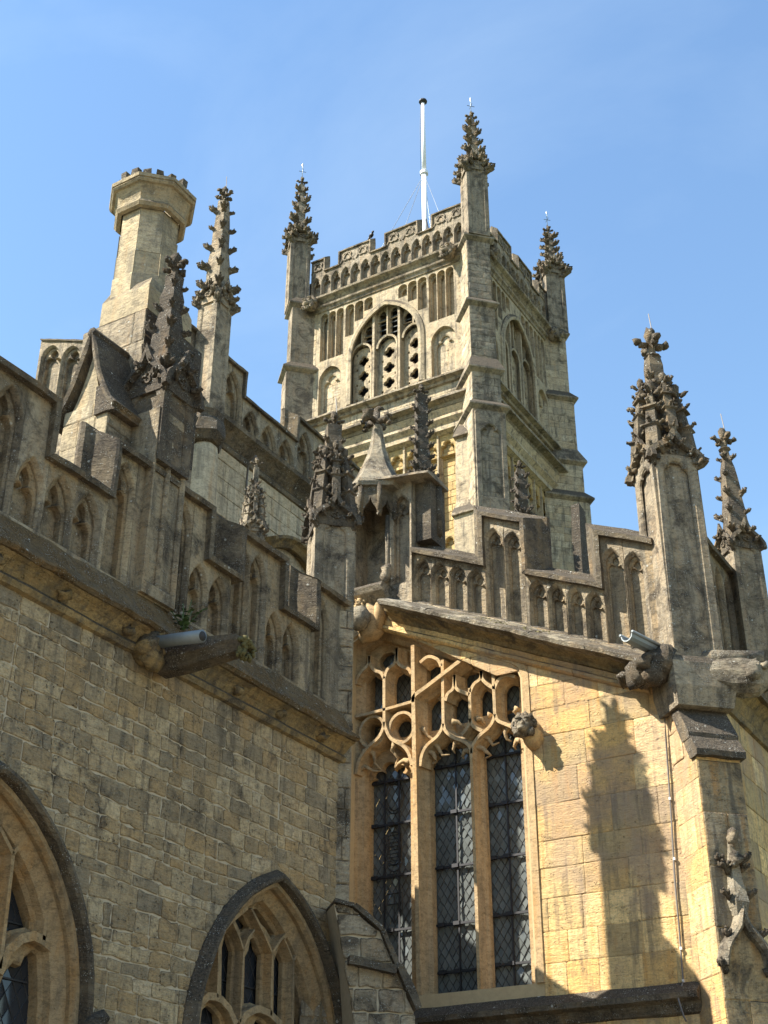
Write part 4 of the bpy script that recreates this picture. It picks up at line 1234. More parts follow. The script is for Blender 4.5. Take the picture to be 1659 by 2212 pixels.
barsR = [(zr([(462, 745), (455, 950), (450, 1145)]), 0.018, 0.07), (zr([(625, 835), (612, 1060), (600, 1310)]), 0.018, 0.07), (zr([(815, 850), (808, 1060), (805, 1265)]), 0.022, 0.08),
         (zr([(955, 905), (950, 1100), (945, 1320)]), 0.018, 0.07), (zr([(1145, 940), (1142, 1100), (1140, 1330)]), 0.018, 0.07),
         (zr([(625, 835), (595, 740), (555, 650)]), 0.016, 0.06), (zr([(625, 835), (655, 750), (695, 695)]), 0.016, 0.06),
         (zr([(815, 850), (750, 700), (675, 555)]), 0.02, 0.07), (zr([(815, 850), (870, 760), (950, 680)]), 0.02, 0.07),
         (zr([(955, 905), (925, 830), (893, 755)]), 0.016, 0.06), (zr([(955, 905), (980, 850), (1022, 805)]), 0.016, 0.06),
         (zr([(455, 745), (540, 640), (650, 545)]), 0.03, 0.08), (zr([(893, 755), (950, 690)]), 0.014, 0.05), (zr([(1022, 805), (1090, 860), (1145, 940)]), 0.014, 0.06)]
# arched heads of the main lights, regular spacing
def lhead(c, k, n=4):
    wl = 2 * (AW - 0.27) / n; l = c - (AW - 0.27) + k * wl
    return l, l + wl
def zh(pts): return [pa(324 + 0.3256 * x, 1782 + 0.3256 * y, -9.98) for x, y in pts]
headsR = [inset(ccw(zh(p)), -0.04) for p in (
    [(478, 1150), (482, 820), (500, 745), (520, 715), (545, 760), (572, 830), (568, 1000), (560, 1230), (510, 1190)],
    [(626, 1205), (634, 890), (655, 850), (668, 780), (690, 770), (705, 835), (733, 885), (728, 1000), (722, 1200), (670, 1190)],
    [(822, 1262), (828, 910), (850, 850), (870, 865), (903, 925), (903, 1050), (893, 1295), (850, 1290)],
    [(960, 1325), (966, 965), (985, 885), (1010, 870), (1030, 935), (1060, 965), (1058, 1100), (1052, 1325)],
    [(345, 1090), (372, 975), (378, 1010), (375, 1120)],
    [(700, 582), (735, 578), (765, 558), (795, 592), (800, 640), (862, 645), (866, 672), (805, 690), (800, 735), (765, 670), (725, 630)],
    [(578, 645), (600, 622), (636, 668), (622, 700), (600, 690)], [(897, 762), (928, 735), (962, 790), (940, 800)],
    [(300, 1500), (305, 1330), (350, 1245), (385, 1215), (430, 1240), (440, 1330), (440, 1500)],
    [(655, 1500), (660, 1400), (700, 1320), (760, 1295), (850, 1330), (865, 1420), (865, 1500)],
    [(930, 1600), (935, 1480), (980, 1420), (1040, 1450), (1050, 1600)])]
for b_ in range(len(barsR)): barsR[b_] = (barsR[b_][0], barsR[b_][1] * 0.8, barsR[b_][2] * 0.6)
barsR = [b_ for b_ in barsR if min(p[1] for p in b_[0]) > 3.0]
barsR += [(zr([(318, 1321), (330, 1220), (355, 1170), (390, 1135), (440, 1140), (480, 1160), (530, 1220), (575, 1321)]), 0.04, 0.08), (zr([(600, 1321), (640, 1260), (700, 1225), (730, 1220), (800, 1250), (870, 1321)]), 0.04, 0.08)]
aisle_window(c, 'right hand pointed aisle window with blackened hood', barsR, headsR, 5)
zq = zl(0, 1620, 0.3256)
barsL = [(zq([(90, 690), (60, 960), (20, 1300), (0, 1450)]), 0.022, 0.08), (zq([(90, 690), (45, 600), (0, 510)]), 0.02, 0.07), (zq([(90, 690), (140, 620), (212, 568)]), 0.02, 0.07),
         (zq([(350, 780), (320, 1000), (292, 1262)]), 0.022, 0.08), (zq([(-60, 540), (0, 480), (135, 395)]), 0.022, 0.08), (zq([(212, 568), (290, 690), (350, 790)]), 0.012, 0.05)]
c = AC[0]
for k in range(4):
    l, r_ = lhead(c, k)
    if k in (2, 3): continue
    hd = arch_side((r_ - l) / 2, 0.42, 8, 3.72)
    pts = [((l + r_) / 2 + x, z) for x, z in hd] + [((l + r_) / 2 - x, z) for x, z in reversed(hd[:-1])]
    barsL.append((pts, 0.03, 0.06))
barsL.append((zq([(482, 1640), (470, 1570), (400, 1395), (345, 1310), (290, 1262), (230, 1232), (150, 1250), (60, 1330), (0, 1480)]), 0.045, 0.09))
for k in range(1, 4): barsL.append(([(lhead(c, k)[0], 1.6), (lhead(c, k)[0], 3.6)], 0.025, 0.09))
q1 = pa(255 * .3256, 1620 + 1290 * .3256, -9.96); q2 = pa(20 * .3256, 1620 + 1300 * .3256, -9.96)
big = [pa(x * .3256, 1620 + y * .3256, -9.96) for x, y in ((0, 1817), (0, 1600), (45, 1480), (95, 1420), (150, 1440), (175, 1380), (225, 1340), (265, 1390), (262, 1470), (330, 1480), (365, 1560), (362, 1640), (300, 1660), (370, 1690), (380, 1817))]
hl = [pa(x * .3256, 1620 + y * .3256, -9.96) for x, y in ((60, 1240), (35, 1270), (50, 1060), (95, 700), (150, 650), (190, 700), (200, 760), (250, 790), (245, 860), (220, 1060), (205, 1215), (140, 1200))]
hl2 = [pa(x * .3256, 1620 + y * .3256, -9.96) for x, y in ((325, 1000), (345, 940), (352, 1080), (368, 1300), (340, 1275), (300, 1240))]
hl3 = [pa(x * .3256, 1620 + y * .3256, -9.96) for x, y in ((20, 520), (60, 480), (110, 500), (140, 560), (75, 600))]
mirror = lambda h: ccw([(2 * c - p[0], p[1]) for p in h])
aisle_window(c, 'left hand pointed aisle window cut by the left edge of the photo', barsL, [big, hl, hl2, hl3, mirror(big), mirror(hl), mirror(hl2)], 6)
# cornice and ledge
moulding(A, FA, [(0, 7.68), (-0.07, 7.70), (-0.10, 7.76), (-0.06, 7.81), (-0.10, 7.87), (-0.17, 7.93), (-0.24, 7.96), (0.3, 7.98), (0.3, 7.68)], 2.0, 14.95, 'corn', name='cornice', joint=0.95, rough=0.012)
moulding(A, FA, [(-0.1, 7.955), (-0.26, 7.965), (-0.30, 8.00), (-0.28, 8.05), (-0.18, 8.15), (-0.02, 8.44), (0.3, 8.44), (0.3, 7.955)], 2.0, 14.95, 'ledge', name='ledge', joint=0.8, rough=0.034, seed=5)
for yy in (8.35, 9.3, 10.35, 12.4, 13.35, 14.3):
    mb = MB(); mb.blob((yy, -0.12, 7.87), (0.075, 0.075, 0.06), 8, 5, 0.5, seed=int(yy * 9)); mb.rough(0.02, 8, 2); mk('carved_boss', mb, 'corn', A, FA)
low, tall = 9.30, 9.98
pan = [(5.8 + 0.45 * k, 6.25 + 0.45 * k, tall) for k in range(6)] + [(8.50, 8.95, low), (8.95, 9.40, low), (9.40, 9.85, low), (9.92, 10.36, tall), (11.10, 11.44, tall), (11.44, 11.85, low), (11.85, 12.26, low),
       (12.28, 12.67, tall), (12.67, 13.06, tall), (13.08, 13.47, low), (13.47, 13.86, low), (14.12, 14.58, tall)]
parapet(A, FA, 3.0, 14.98, 8.42, [(3.0, 4.1), (5.6, 8.88), (9.91, 11.71), (12.40, 13.36), (14.17, 14.98)], pan, 9.40, 10.10, mat='panel', cmat='cope', thick=0.5, seed=4, base=0.10, rise=1.25)
# panelled pier and the dark pinnacle
mb = MB(); mb.plate([(10.48, 8.42), (11.08, 8.42), (11.08, 10.95), (10.48, 10.95)], [[(10.54, 8.6), (10.74, 8.6), (10.74, 10.8), (10.54, 10.8)], [(10.82, 8.6), (11.02, 8.6), (11.02, 10.8), (10.82, 10.8)]], ((0.03, -0.13), (0.0, -0.10)), -0.02)
mb.rough(0.008, 2, 4); mk('pier', mb, 'panel', A, FA)
mb = MB(); mb.box(10.485, 11.075, -0.075, 0.6, 8.4, 10.95); mk('pier', mb, 'panel', A, FA)
zd = zrow(-9.76, 10.78, 850)
pinnacle(A, 'pinnacle', -9.80, 10.80, 10.2, 90, 0.60, zd - 10.2, zrow(-9.8, 10.8, 575) - zd - 0.30, 'dark', 51, 'thick blackened pinnacle in front of the chimney', rows=5, cs=0.18, csg=0.8, matsp='black', gab=0.45, fin=0.19, spw=0.60, tipr=0.13, rgh=1.6)
# corner pier and clustered pinnacle
mb = MB(); n_ = 16
mb.sq([(8.2 * 0 + 0, 0.30)] + [(3 + 7.0 * k / n_, 0.30) for k in range(n_ + 1)], 4, -9.96, 15.02, rot=0)
mb.rough(0.012, 2.5, 5); mk('corner_pier', mb, 'pale', A, Matrix())
Fc = fr(-9.96, 15.02, 0, 45)
masonry(A, Fc @ Matrix.Translation((0, -0.31, 0)), -0.30, 0.30, 4.4, 10.0, (0.28, 0.38), (0.3, 0.62), 'pale', proud=0.012, seed=77, joint=0.006, name='quoin', vis=lambda x, z: True, limit=60)
zd = zrow(-9.98, 15.05, 1140)
pinnacle(A, 'pinnacle', -9.98, 15.05, 9.2, 45, 0.60, zd - 9.2, zrow(-9.98, 15.05, 935) - zd, 'pale', 52, 'clustered dark pinnacle with pale shaft where aisle and chapel meet', rows=3, cs=0.17, gab=0.34, fin=0.15, minis=True, miniH=1.15, rod=True, matsp='dark', spw=0.5, tipr=0.18)
# lower diagonal buttress with sloping head
Fb = fr(-9.05, 14.60, 0, 45)
def hb(px, py, off=0.0):
    n_ = Vector((math.sin(R(45)), -math.cos(R(45)), 0)); p0 = Vector((-9.05, 14.60, 0)) + n_ * off
    d = ray(px, py); t = (p0 - CAM).dot(n_) / d.dot(n_); v = CAM + d * t
    l = Fb.inverted() @ v
    return (l.x, l.z)
ol = [hb(722, 1952), hb(762, 1962), hb(778, 1985), hb(820, 2012), hb(834, 2045), hb(852, 2090), hb(868, 2130), hb(893, 2185)]
ll = [hb(764, 2215), hb(748, 2080)]
ol = ol + [(ol[-1][0], 2.0), (ll[0][0], 2.0), ll[0], ll[1]]
mb = MB(); mb.plate(ol, [], ((0, 0.01),), 0.85, back=True); mb.rough(0.012, 3, 3)
bt = mk('buttress', mb, 'mortar', A, Fb)
cl = []
oc = ccw(ol)
masonry(bt, Fb, ol[0][0], ol[7][0] + 0.02, 2.2, ol[0][1], (0.22, 0.32), (0.3, 0.55), 'pale', planes=[(lambda a, b: ((b[1] - a[1]) * -1, (b[0] - a[0]), -(b[1] - a[1]) * a[0] + (b[0] - a[0]) * a[1]))(ol[1], ol[3]), (lambda a, b: ((b[1] - a[1]) * -1, (b[0] - a[0]), -(b[1] - a[1]) * a[0] + (b[0] - a[0]) * a[1]))(ol[3], ol[7]), (-(ol[0][1] - ll[0][1]), (ol[0][0] - ll[0][0]), -(ol[0][1] - ll[0][1]) * ll[0][0] + (ol[0][0] - ll[0][0]) * ll[0][1])], proud=0.02, seed=8, joint=0.01, ragged=0.014, name='stone', vis=lambda x, z: True, limit=60)
def slab(p, q, th, name, out=0.08, dep=0.75, mat='dark', seed=0):
    mb = MB(); p = Vector(p); q = Vector(q); d = (q - p).normalized(); nr = Vector((-d.y, d.x)); m_ = max(2, int((q - p).length / 0.12)); rg = []
    for k in range(m_ + 1):
        a = p + (q - p) * k / m_
        rg.append([(a.x, -out, a.y), (a.x + nr.x * th, -out, a.y + nr.y * th), (a.x + nr.x * th, dep, a.y + nr.y * th), (a.x, dep, a.y)])
    mb.loft(rg); mb.rough(0.018, 4, seed); return mk(name, mb, mat, bt, Fb)
slab(ol[0], ol[1], 0.05, 'weathering', seed=1); slab(ol[1], ol[3], 0.06, 'weathering', seed=2); slab(ol[3], ol[5], 0.06, 'weathering', seed=3)
slab(ol[5], ol[7], 0.09, 'weathering', 0.12, seed=4)
slab(hb(748, 2085), hb(850, 2108), 0.10, 'ledge_stone', 0.16, 0.2, seed=6)
# lead pipe and stone spout
a_ = hx(336, 1388, -9.45); e_ = hx(437, 1374, -8.75)
mb = MB(); mb.tube([a_, a_.lerp(e_, 0.5), e_], 0.072, 14, radii=[0.078, 0.072, 0.072]); mb.rough(0.004, 6, 1)
mk('lead_pipe', mb, 'lead', A, Matrix(), 'grey lead water pipe sticking out beside the stone spout')
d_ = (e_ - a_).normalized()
mb = MB(); mb.tube([e_ - d_ * 0.01, e_ + d_ * 0.004], 0.055, 12); mk('pipe_mouth_shade', mb, 'inside', A, Matrix())  # near-black disc stands in for the shade inside the pipe
for k, (dz, r_) in enumerate(((0.10, 0.17), (-0.06, 0.19), (-0.18, 0.13))):
    mb = MB(); b_ = a_ + Vector((-0.12 + 0.05 * k, 0, dz)); mb.blob(b_, (r_, r_ * 1.1, r_), 9, 7, 0.25, seed=k); mb.rough(0.02, 6, k); mk('spout_collar', mb, 'corn', A, Matrix())
sa = hx(352, 1432, -9.55); se = hx(528, 1408, -8.45)
dv = (se - sa); L_ = dv.length; dv.normalize(); sd = Vector((-dv.y, dv.x, 0)).normalized(); uz = dv.cross(sd) * 1
if uz.z < 0: uz = -uz
rg = []
for t, hw, zb_, zt_ in ((0, 0.17, -0.16, 0.16), (0.3, 0.17, -0.13, 0.17), (0.7, 0.17, -0.06, 0.17), (0.96, 0.16, -0.02, 0.16), (1.0, 0.13, 0.0, 0.12)):
    b_ = sa + dv * L_ * t
    rg.append([tuple(b_ + sd * hw * 0.6 + uz * zb_), tuple(b_ - sd * hw * 0.6 + uz * zb_), tuple(b_ - sd * hw + uz * (zb_ + 0.12)), tuple(b_ - sd * hw + uz * zt_), tuple(b_ + sd * hw + uz * zt_), tuple(b_ + sd * hw + uz * (zb_ + 0.12))])
mb = MB(); mb.loft(rg); mb.rough(0.01, 4, 2); mk('stone_spout', mb, 'dark', A, Matrix(), 'long black stone water spout projecting from the ledge')
mb = MB(); rnd = random.Random(4)
for k in range(60):
    b_ = sa + dv * (L_ * 1.0 + rnd.uniform(-0.03, 0.06)) + sd * rnd.uniform(-0.12, 0.12) + uz * rnd.uniform(-0.08, 0.12)
    mb.blob(b_, (0.03, 0.03, 0.03), 5, 4, 0.5, rnd.random(), k)
mk('moss', mb, 'moss', A, Matrix(), kind='stuff')
# weed on the ledge
PX = hx(398, 1345, -9.45)
Wd = thing('weed', fr(PX.x, PX.y, PX.z - 0.1), 'leafy weed rooted on the ledge above the lead pipe', 'weed')
rnd = random.Random(5)
for k in range(7):
    a = rnd.uniform(0, 6.28); ln = rnd.uniform(0.18, 0.42); tilt = rnd.uniform(0.1, 0.9)
    dx, dy = math.cos(a) * tilt, math.sin(a) * tilt
    pts = [Vector((dx * ln * t * 0.8, dy * ln * t * 0.8, ln * t * (1 - 0.25 * t * tilt))) for t in (0, 0.35, 0.7, 1)]
    mb = MB(); mb.tube(pts, 0.006, 4); stem = mk('stem', mb, 'leaf', Wd)
    mb = MB()
    for j in range(9):
        t = 0.2 + 0.8 * j / 9; b_ = pts[0].lerp(pts[3], t); aa = rnd.uniform(0, 6.28); l_ = rnd.uniform(0.05, 0.09); w_ = l_ * 0.42
        ux, uy = math.cos(aa), math.sin(aa); zz = rnd.uniform(-0.02, 0.05)
        mb.add([b_, b_ + Vector((ux * l_ * 0.5 - uy * w_, uy * l_ * 0.5 + ux * w_, zz * 0.6)), b_ + Vector((ux * l_, uy * l_, zz)), b_ + Vector((ux * l_ * 0.5 + uy * w_, uy * l_ * 0.5 - ux * w_, zz * 0.6))], [(0, 1, 2, 3)], rnd.random())
    mk('leaves', mb, 'leaf', stem)
# gabled stack base and chimney
Yg, Yb = 10.07, 10.66
mb = MB(); n_ = 8
mb.loft([[(-10.72, Yg, 8.6 + 2.2 * k / n_), (-9.98, Yg, 8.6 + 2.2 * k / n_), (-9.98, 11.6, 8.6 + 2.2 * k / n_), (-10.72, 11.6, 8.6 + 2.2 * k / n_)] for k in range(n_ + 1)])
mb.rough(0.012, 2, 1); cb = mk('stack_base', mb, 'chim', A, Matrix())
masonry(cb, fr(0, Yg, 0, 0), -10.72, -9.98, 9.4, 11.0, (0.3, 0.45), (0.4, 0.7), 'chim', proud=0.008, seed=14, joint=0.004, ragged=0.002)
masonry(cb, fr(-9.98, 0, 0, 90), Yg, 11.4, 9.4, 11.0, (0.3, 0.45), (0.4, 0.7), 'pale', proud=0.008, seed=15, joint=0.004, ragged=0.002)
def concave(hw, h, z0, n=8):
    L1 = bez((-hw, z0), (-hw * 0.50, z0 + 0.22 * h), (-hw * 0.2, z0 + 0.62 * h), (0, z0 + h), n)
    return L1 + [(-x, z) for x, z in reversed(L1[:-1])]
cx = -10.35
mb = MB(); mb.plate([(x, z) for x, z in concave(0.37, 1.05, 10.78)], [], ((0, 0.0),), 0.7); mk('gable_wall', mb, 'chim', cb, fr(cx, Yg, 0, 0))
mb = MB(); og = concave(0.50, 1.22, 10.80)
mb.sweep(og, [(-0.01, -0.09), (0.04, -0.11), (0.065, -0.08), (0.065, 0.62), (-0.01, 0.62)]); mb.rough(0.008, 2.5, 4)
mk('gable_hood', mb, 'cope', cb, fr(cx, Yg, 0, 0))
mb = MB(); mb.tube([(cx, Yg - 0.1, 12.08), (cx, Yb + 0.1, 12.10)], 0.07, 6); mb.rough(0.01, 3, 2); mk('ridge_roll', mb, 'dark', cb, Matrix())
mb = MB(); mb.extr([(-0.02, 10.78), (-0.13, 10.76), (-0.12, 10.86), (0.14, 11.2), (0.2, 11.2), (0.2, 10.78)], Yg - 0.05, 11.0, seg=8); mb.rough(0.008, 3, 2); mk('eave_slab', mb, 'dark', cb, fr(-9.98, 0, 0, 90))
ch = MB(); n_ = 8
ch.loft([[(-11.2, Yb, 9.5 + 3.3 * k / n_), (-10.1, Yb, 9.5 + 3.3 * k / n_), (-10.1, 11.85, 9.5 + 3.3 * k / n_), (-11.2, 11.85, 9.5 + 3.3 * k / n_)] for k in range(n_ + 1)] + [[(-11.06, Yb + 0.12, 12.95), (-10.22, Yb + 0.12, 12.95), (-10.22, 11.7, 12.95), (-11.06, 11.7, 12.95)]])
ch.rough(0.012, 2, 2); CH = mk('chimney', ch, 'pale', A, Matrix(), 'octagonal stone chimney with flared moulded cap on a square base')
masonry(CH, fr(0, Yb, 0, 0), -11.2, -10.1, 11.3, 12.82, (0.42, 0.55), (0.5, 0.8), 'pale', proud=0.008, seed=16, joint=0.004, ragged=0.003)
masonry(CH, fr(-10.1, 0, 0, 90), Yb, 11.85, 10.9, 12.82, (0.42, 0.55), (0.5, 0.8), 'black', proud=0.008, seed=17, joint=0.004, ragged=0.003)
mb = MB(); mb.box(-11.0, -10.16, Yb + 0.06, 11.66, 12.9, 13.30)
mb.loft([[(-11.0, Yb + 0.06, 13.30), (-10.16, Yb + 0.06, 13.30), (-10.16, 11.66, 13.30), (-11.0, 11.66, 13.30)], [(-10.96, Yb + 0.16, 13.50), (-10.22, Yb + 0.16, 13.50), (-10.22, 11.56, 13.50), (-10.96, 11.56, 13.50)]])
mb.rough(0.012, 3, 3); mk('chimney_plinth', mb, 'chim', CH, Matrix())
ox, oy = -10.73, 11.20
zA, zB = 13.3, zrow(ox, oy, 490)
hts = [zA, zA + 0.62, zA + 1.12, zA + 1.6, zB]
hts = [zA + (zB - zA) * k / 4 for k in range(5)]
ap = 0.43
for k in range(4):     # courses of the octagon, one block per face
    for f in range(8):
        a0 = math.pi / 8 + f * math.pi / 4; a1 = a0 + math.pi / 4
        def P3(a, r_, z): return (ox + r_ * math.cos(a), oy + r_ * math.sin(a), z)
        rr = (ap + 0.012 * random.Random(k * 8 + f).uniform(-0.4, 1) - 0.012 * k) / math.cos(math.pi / 8)
        mb = MB(); g_ = 0.003
        mb.loft([[P3(a0, rr - 0.3, hts[k] + g_), P3(a1, rr - 0.3, hts[k] + g_), P3(a1 - 0.006, rr, hts[k] + g_), P3(a0 + 0.006, rr, hts[k] + g_)],
                 [P3(a0, rr - 0.3, hts[k + 1] - g_), P3(a1, rr - 0.3, hts[k + 1] - g_), P3(a1 - 0.006, rr, hts[k + 1] - g_), P3(a0 + 0.006, rr, hts[k + 1] - g_)]], tone=random.Random(k * 8 + f + 50).random())
        mk('stone', mb, 'chim', CH, Matrix())
mb = MB(); mb.sq([(zA, 0.385), (zB, 0.38)], 8, ox, oy); mk('flue', mb, 'mortar', CH, Matrix())
zt_ = zB
mb = MB(); mb.sq([(zt_ - 0.03, 0.42), (zt_ - 0.02, 0.48), (zt_ + 0.03, 0.51), (zt_ + 0.07, 0.49), (zt_ + 0.075, 0.455), (zt_ + 0.16, 0.46), (zt_ + 0.27, 0.50), (zt_ + 0.34, 0.54), (zt_ + 0.345, 0.575), (zt_ + 0.375, 0.60), (zt_ + 0.40, 0.59), (zt_ + 0.405, 0.61), (zt_ + 0.46, 0.615), (zt_ + 0.50, 0.56), (zt_ + 0.54, 0.48), (zt_ + 0.54, 0.3), (zt_ + 0.3, 0.28)], 8, ox, oy, cap=False)
mb.rough(0.006, 3, 3); mk('chimney_cap', mb, 'chim', CH, Matrix())
for k in range(18):
    a = k * 2 * math.pi / 18
    rr = 0.50 / max(abs(math.cos((a % (math.pi / 4)) - math.pi / 8)), 0.9)
    mb = MB(); mb.box(-0.05, 0.05, -0.05, 0.05, 0, 0.12 + 0.03 * math.sin(k * 5)); mb.rough(0.03, 9, k)
    mk('crown_stone', mb, 'cope', CH, Matrix.Translation((ox + rr * math.cos(a), oy + rr * math.sin(a), zt_ + 0.50)) @ Matrix.Rotation(a, 4, 'Z'))

# ================================================================ chapel with the sunlit window wall
K = thing('chapel_building', fr(-7, 15.19, 0), 'golden ashlar chapel end with traceried window, raking battlements, canopied niche and corner buttress', 'church building')
YW = 15.19; FW_ = fr(0, YW, 0, 0)
SH = -0.455; X0 = -8.62
def rz(x, z): return z + SH * (x - X0)
def zk(x, y): return (702 + 0.2767 * x, 1322.9 + 0.2767 * y)
def pk(x, y, d=0.06):
    v = hy(*zk(x, y), YW + d); return (v.x, v.z)
def pp(px, py, d=0.0):
    v = hy(px, py, YW + d); return (v.x, v.z)
wbot = 4.62
WO = [(-9.64, wbot), (-7.02, wbot), (-7.02, 8.50), (-7.06, 8.62), (-7.16, 8.70), (-7.4, 8.82), (-8.66, 9.44), (-9.30, 9.76), (-9.64, 9.60)]
mb = MB(); mb.plate([(-9.9, 0), (-4.9, 0), (-4.9, 8.1), (X0, 9.90), (-9.3, 10.22), (-9.9, 9.9)], [WO], ((0, 0.004),), 0.5)
kw = mk('wall', mb, 'goldmortar', K, FW_)
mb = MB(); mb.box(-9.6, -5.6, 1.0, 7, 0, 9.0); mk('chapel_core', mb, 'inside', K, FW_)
line = lambda a, b: ((a[1] - b[1]), (b[0] - a[0]), (a[1] - b[1]) * a[0] + (b[0] - a[0]) * a[1])
masonry(kw, FW_, -6.90, -5.02, 4.42, 9.0, (0.30, 0.46), (0.38, 0.80), 'gold', planes=[line((-7.0, rz(-7.0, 9.58)), (-5.0, rz(-5.0, 9.58)))], proud=0.006, seed=19, joint=0.002, ragged=0.004, limit=90, vis=lambda x, z: True)
masonry(kw, FW_, -9.6, -5.02, 2.5, 4.15, (0.32, 0.42), (0.5, 0.9), 'gold', proud=0.008, seed=20, joint=0.003, ragged=0.002)
masonry(kw, FW_, -9.6, -6.9, 8.6, 10.0, (0.25, 0.35), (0.4, 0.7), 'gold', planes=[line((-9.3, rz(-9.3, 9.7)), (-5.0, rz(-5.0, 9.7))), tuple(-v for v in line((-9.3, 9.86), (-7.0, rz(-7.0, 9.10) - 0.0)))], proud=0.006, seed=22, joint=0.002, ragged=0.002)
# window frame
mb = MB(); pth = WO[1:] + [WO[0]]
mb.sweep(pth, [(-0.13, 0.02), (-0.13, -0.022), (-0.04, -0.03), (-0.01, 0.02), (0.0, 0.10), (0.03, 0.16), (0.09, 0.21), (0.11, 0.30), (0.11, 0.46), (-0.13, 0.46)])
mb.rough(0.007, 1.8, 2)
Wn = mk('window', mb, 'trac', K, FW_, 'tall traceried chapel window with leaded lights and iron bars')
def tb(pts, nose=0.022, wide=0.07, dep=0.24, y0=0.06, nm='tracery_bar', px=False, d=None):
    d = y0 if d is None else d
    P_ = [pp(x, y, d) if px else pk(x, y, d) for x, y in pts]
    # smooth resample
    if len(P_) > 2:
        out = []
        for i in range(len(P_) - 1):
            p0 = P_[max(0, i - 1)]; p1 = P_[i]; p2 = P_[i + 1]; p3 = P_[min(len(P_) - 1, i + 2)]
            for t in (0, 0.25, 0.5, 0.75):
                out.append(tuple(0.5 * ((2 * p1[k]) + (-p0[k] + p2[k]) * t + (2 * p0[k] - 5 * p1[k] + 4 * p2[k] - p3[k]) * t * t + (-p0[k] + 3 * p1[k] - 3 * p2[k] + p3[k]) * t ** 3) for k in (0, 1)))
        out.append(P_[-1]); P_ = out
    mk(nm, bar(P_, nose, wide, dep, y0), 'trac', Wn, FW_)
tb([(683, 255), (688, 700)], 0.028, 0.10, 0.30, 0.03, 'mullion')
x_, z_ = pk(688, 700, 0.03); mk('mullion', bar([(x_, z_), (pp(905, 2180, 0.03)[0], 4.45)], 0.030, 0.105, 0.30, 0.03), 'trac', Wn, FW_)
x_, z_ = pk(1140, 1100, 0.05); mk('mullion', bar([(x_, z_), (pp(1035, 2130, 0.05)[0], 4.5)], 0.022, 0.075, 0.30, 0.05), 'trac', Wn, FW_)
tb([(235, 812), (460, 757), (672, 697)], 0.020, 0.05)
for pts in ([(460, 505), (460, 860)],
            [(242, 560), (248, 520), (285, 460), (335, 405), (345, 335)], [(345, 340), (352, 405), (385, 450), (435, 470), (458, 515)],
            [(462, 515), (485, 445), (545, 390), (558, 275)], [(558, 275), (565, 385), (610, 425), (650, 440), (672, 480)],
            [(458, 855), (450, 905), (415, 975), (330, 1055), (268, 1145), (238, 1260)], [(462, 855), (472, 905), (515, 985), (600, 1035), (650, 1095), (676, 1190)],
            [(915, 370), (918, 600), (922, 870)], [(1310, 448), (1325, 800)], [(1128, 590), (1132, 835)],
            [(938, 690), (955, 635), (1000, 590), (1010, 485)], [(1010, 485), (1020, 585), (1070, 620), (1128, 640)],
            [(1133, 620), (1160, 560), (1212, 515), (1218, 455)], [(1218, 455), (1225, 515), (1265, 560), (1312, 590)],
            [(1318, 600), (1350, 530), (1410, 490), (1480, 500)],
            [(740, 390), (790, 350), (830, 345), (880, 370), (905, 420)],
            [(920, 868), (908, 910), (870, 970), (795, 1035), (755, 1110), (740, 1200)], [(924, 868), (940, 925), (1000, 975), (1080, 1005), (1130, 1050), (1141, 1120)],
            [(1322, 795), (1312, 840), (1275, 900), (1200, 965), (1155, 1035), (1141, 1120)], [(1328, 795), (1350, 845), (1430, 880), (1500, 920), (1535, 985), (1545, 1060)],
            [(1132, 830), (1115, 890), (1065, 955)], [(1132, 830), (1155, 885), (1225, 925)]):
    tb(pts)
tb([(684, 700), (700, 645), (800, 570), (1075, 358)], 0.028, 0.09, 0.28, 0.03)
for cx_, cy_ in ((360, 925), (590, 895)):
    ctr = pk(cx_, cy_, 0.08); mb = MB(); mb.sweep([(ctr[0] + 0.20 * math.cos(t * math.pi / 12), ctr[1] + 0.22 * math.sin(t * math.pi / 12)) for t in range(24)], [(0.02, 0.32), (0.02, 0.10), (-0.02, 0.10), (-0.05, 0.32)], closed=True)
    mk('tracery_roundel', mb, 'trac', Wn, FW_)
# cusps
for pts in ([(300, 1085), (375, 1095), (375, 1170), (430, 1225)], [(545, 1010), (520, 1070), (560, 1130), (525, 1205)], [(248, 1240), (310, 1200), (365, 1235), (435, 1228)], [(670, 1165), (615, 1150), (560, 1175), (530, 1205)],
            [(765, 1060), (840, 1100), (860, 1160), (815, 1175)], [(830, 1010), (870, 1040), (905, 1110), (960, 1100)], [(1130, 1080), (1085, 1075), (1060, 1120), (1075, 1135)], [(1060, 1005), (1010, 1010), (990, 1060), (1000, 1090)],
            [(1165, 1040), (1230, 1060), (1280, 1110), (1230, 1130)], [(1215, 960), (1265, 975), (1300, 1030), (1345, 1005)], [(1530, 1000), (1490, 990), (1465, 1040), (1475, 1060)], [(1440, 885), (1400, 930), (1410, 985), (1440, 995)],
            [(760, 900), (790, 960), (870, 1005)], [(990, 855), (1030, 850), (1070, 890)], [(1270, 800), (1300, 790)], [(1180, 830), (1215, 825), (1235, 870)], [(1500, 745), (1475, 770), (1500, 800), (1450, 870)]):
    P_ = [pk(x, y, 0.14) for x, y in pts]
    mb = MB(); n_ = len(P_)
    fine = []
    for i in range(n_ - 1):
        for t in (0, 0.5): fine.append((P_[i][0] + (P_[i + 1][0] - P_[i][0]) * t, P_[i][1] + (P_[i + 1][1] - P_[i][1]) * t))
    fine.append(P_[-1]); m_ = len(fine)
    mb.tube([(p[0], 0.15 + 0.06 * i / m_, p[1]) for i, p in enumerate(fine)], 0.03, 6, radii=[0.040 * (1 - i / (m_ - 1)) + 0.008 for i in range(m_)])
    mb.rough(0.003, 6, 2); mk('cusp', mb, 'trac', Wn, FW_)
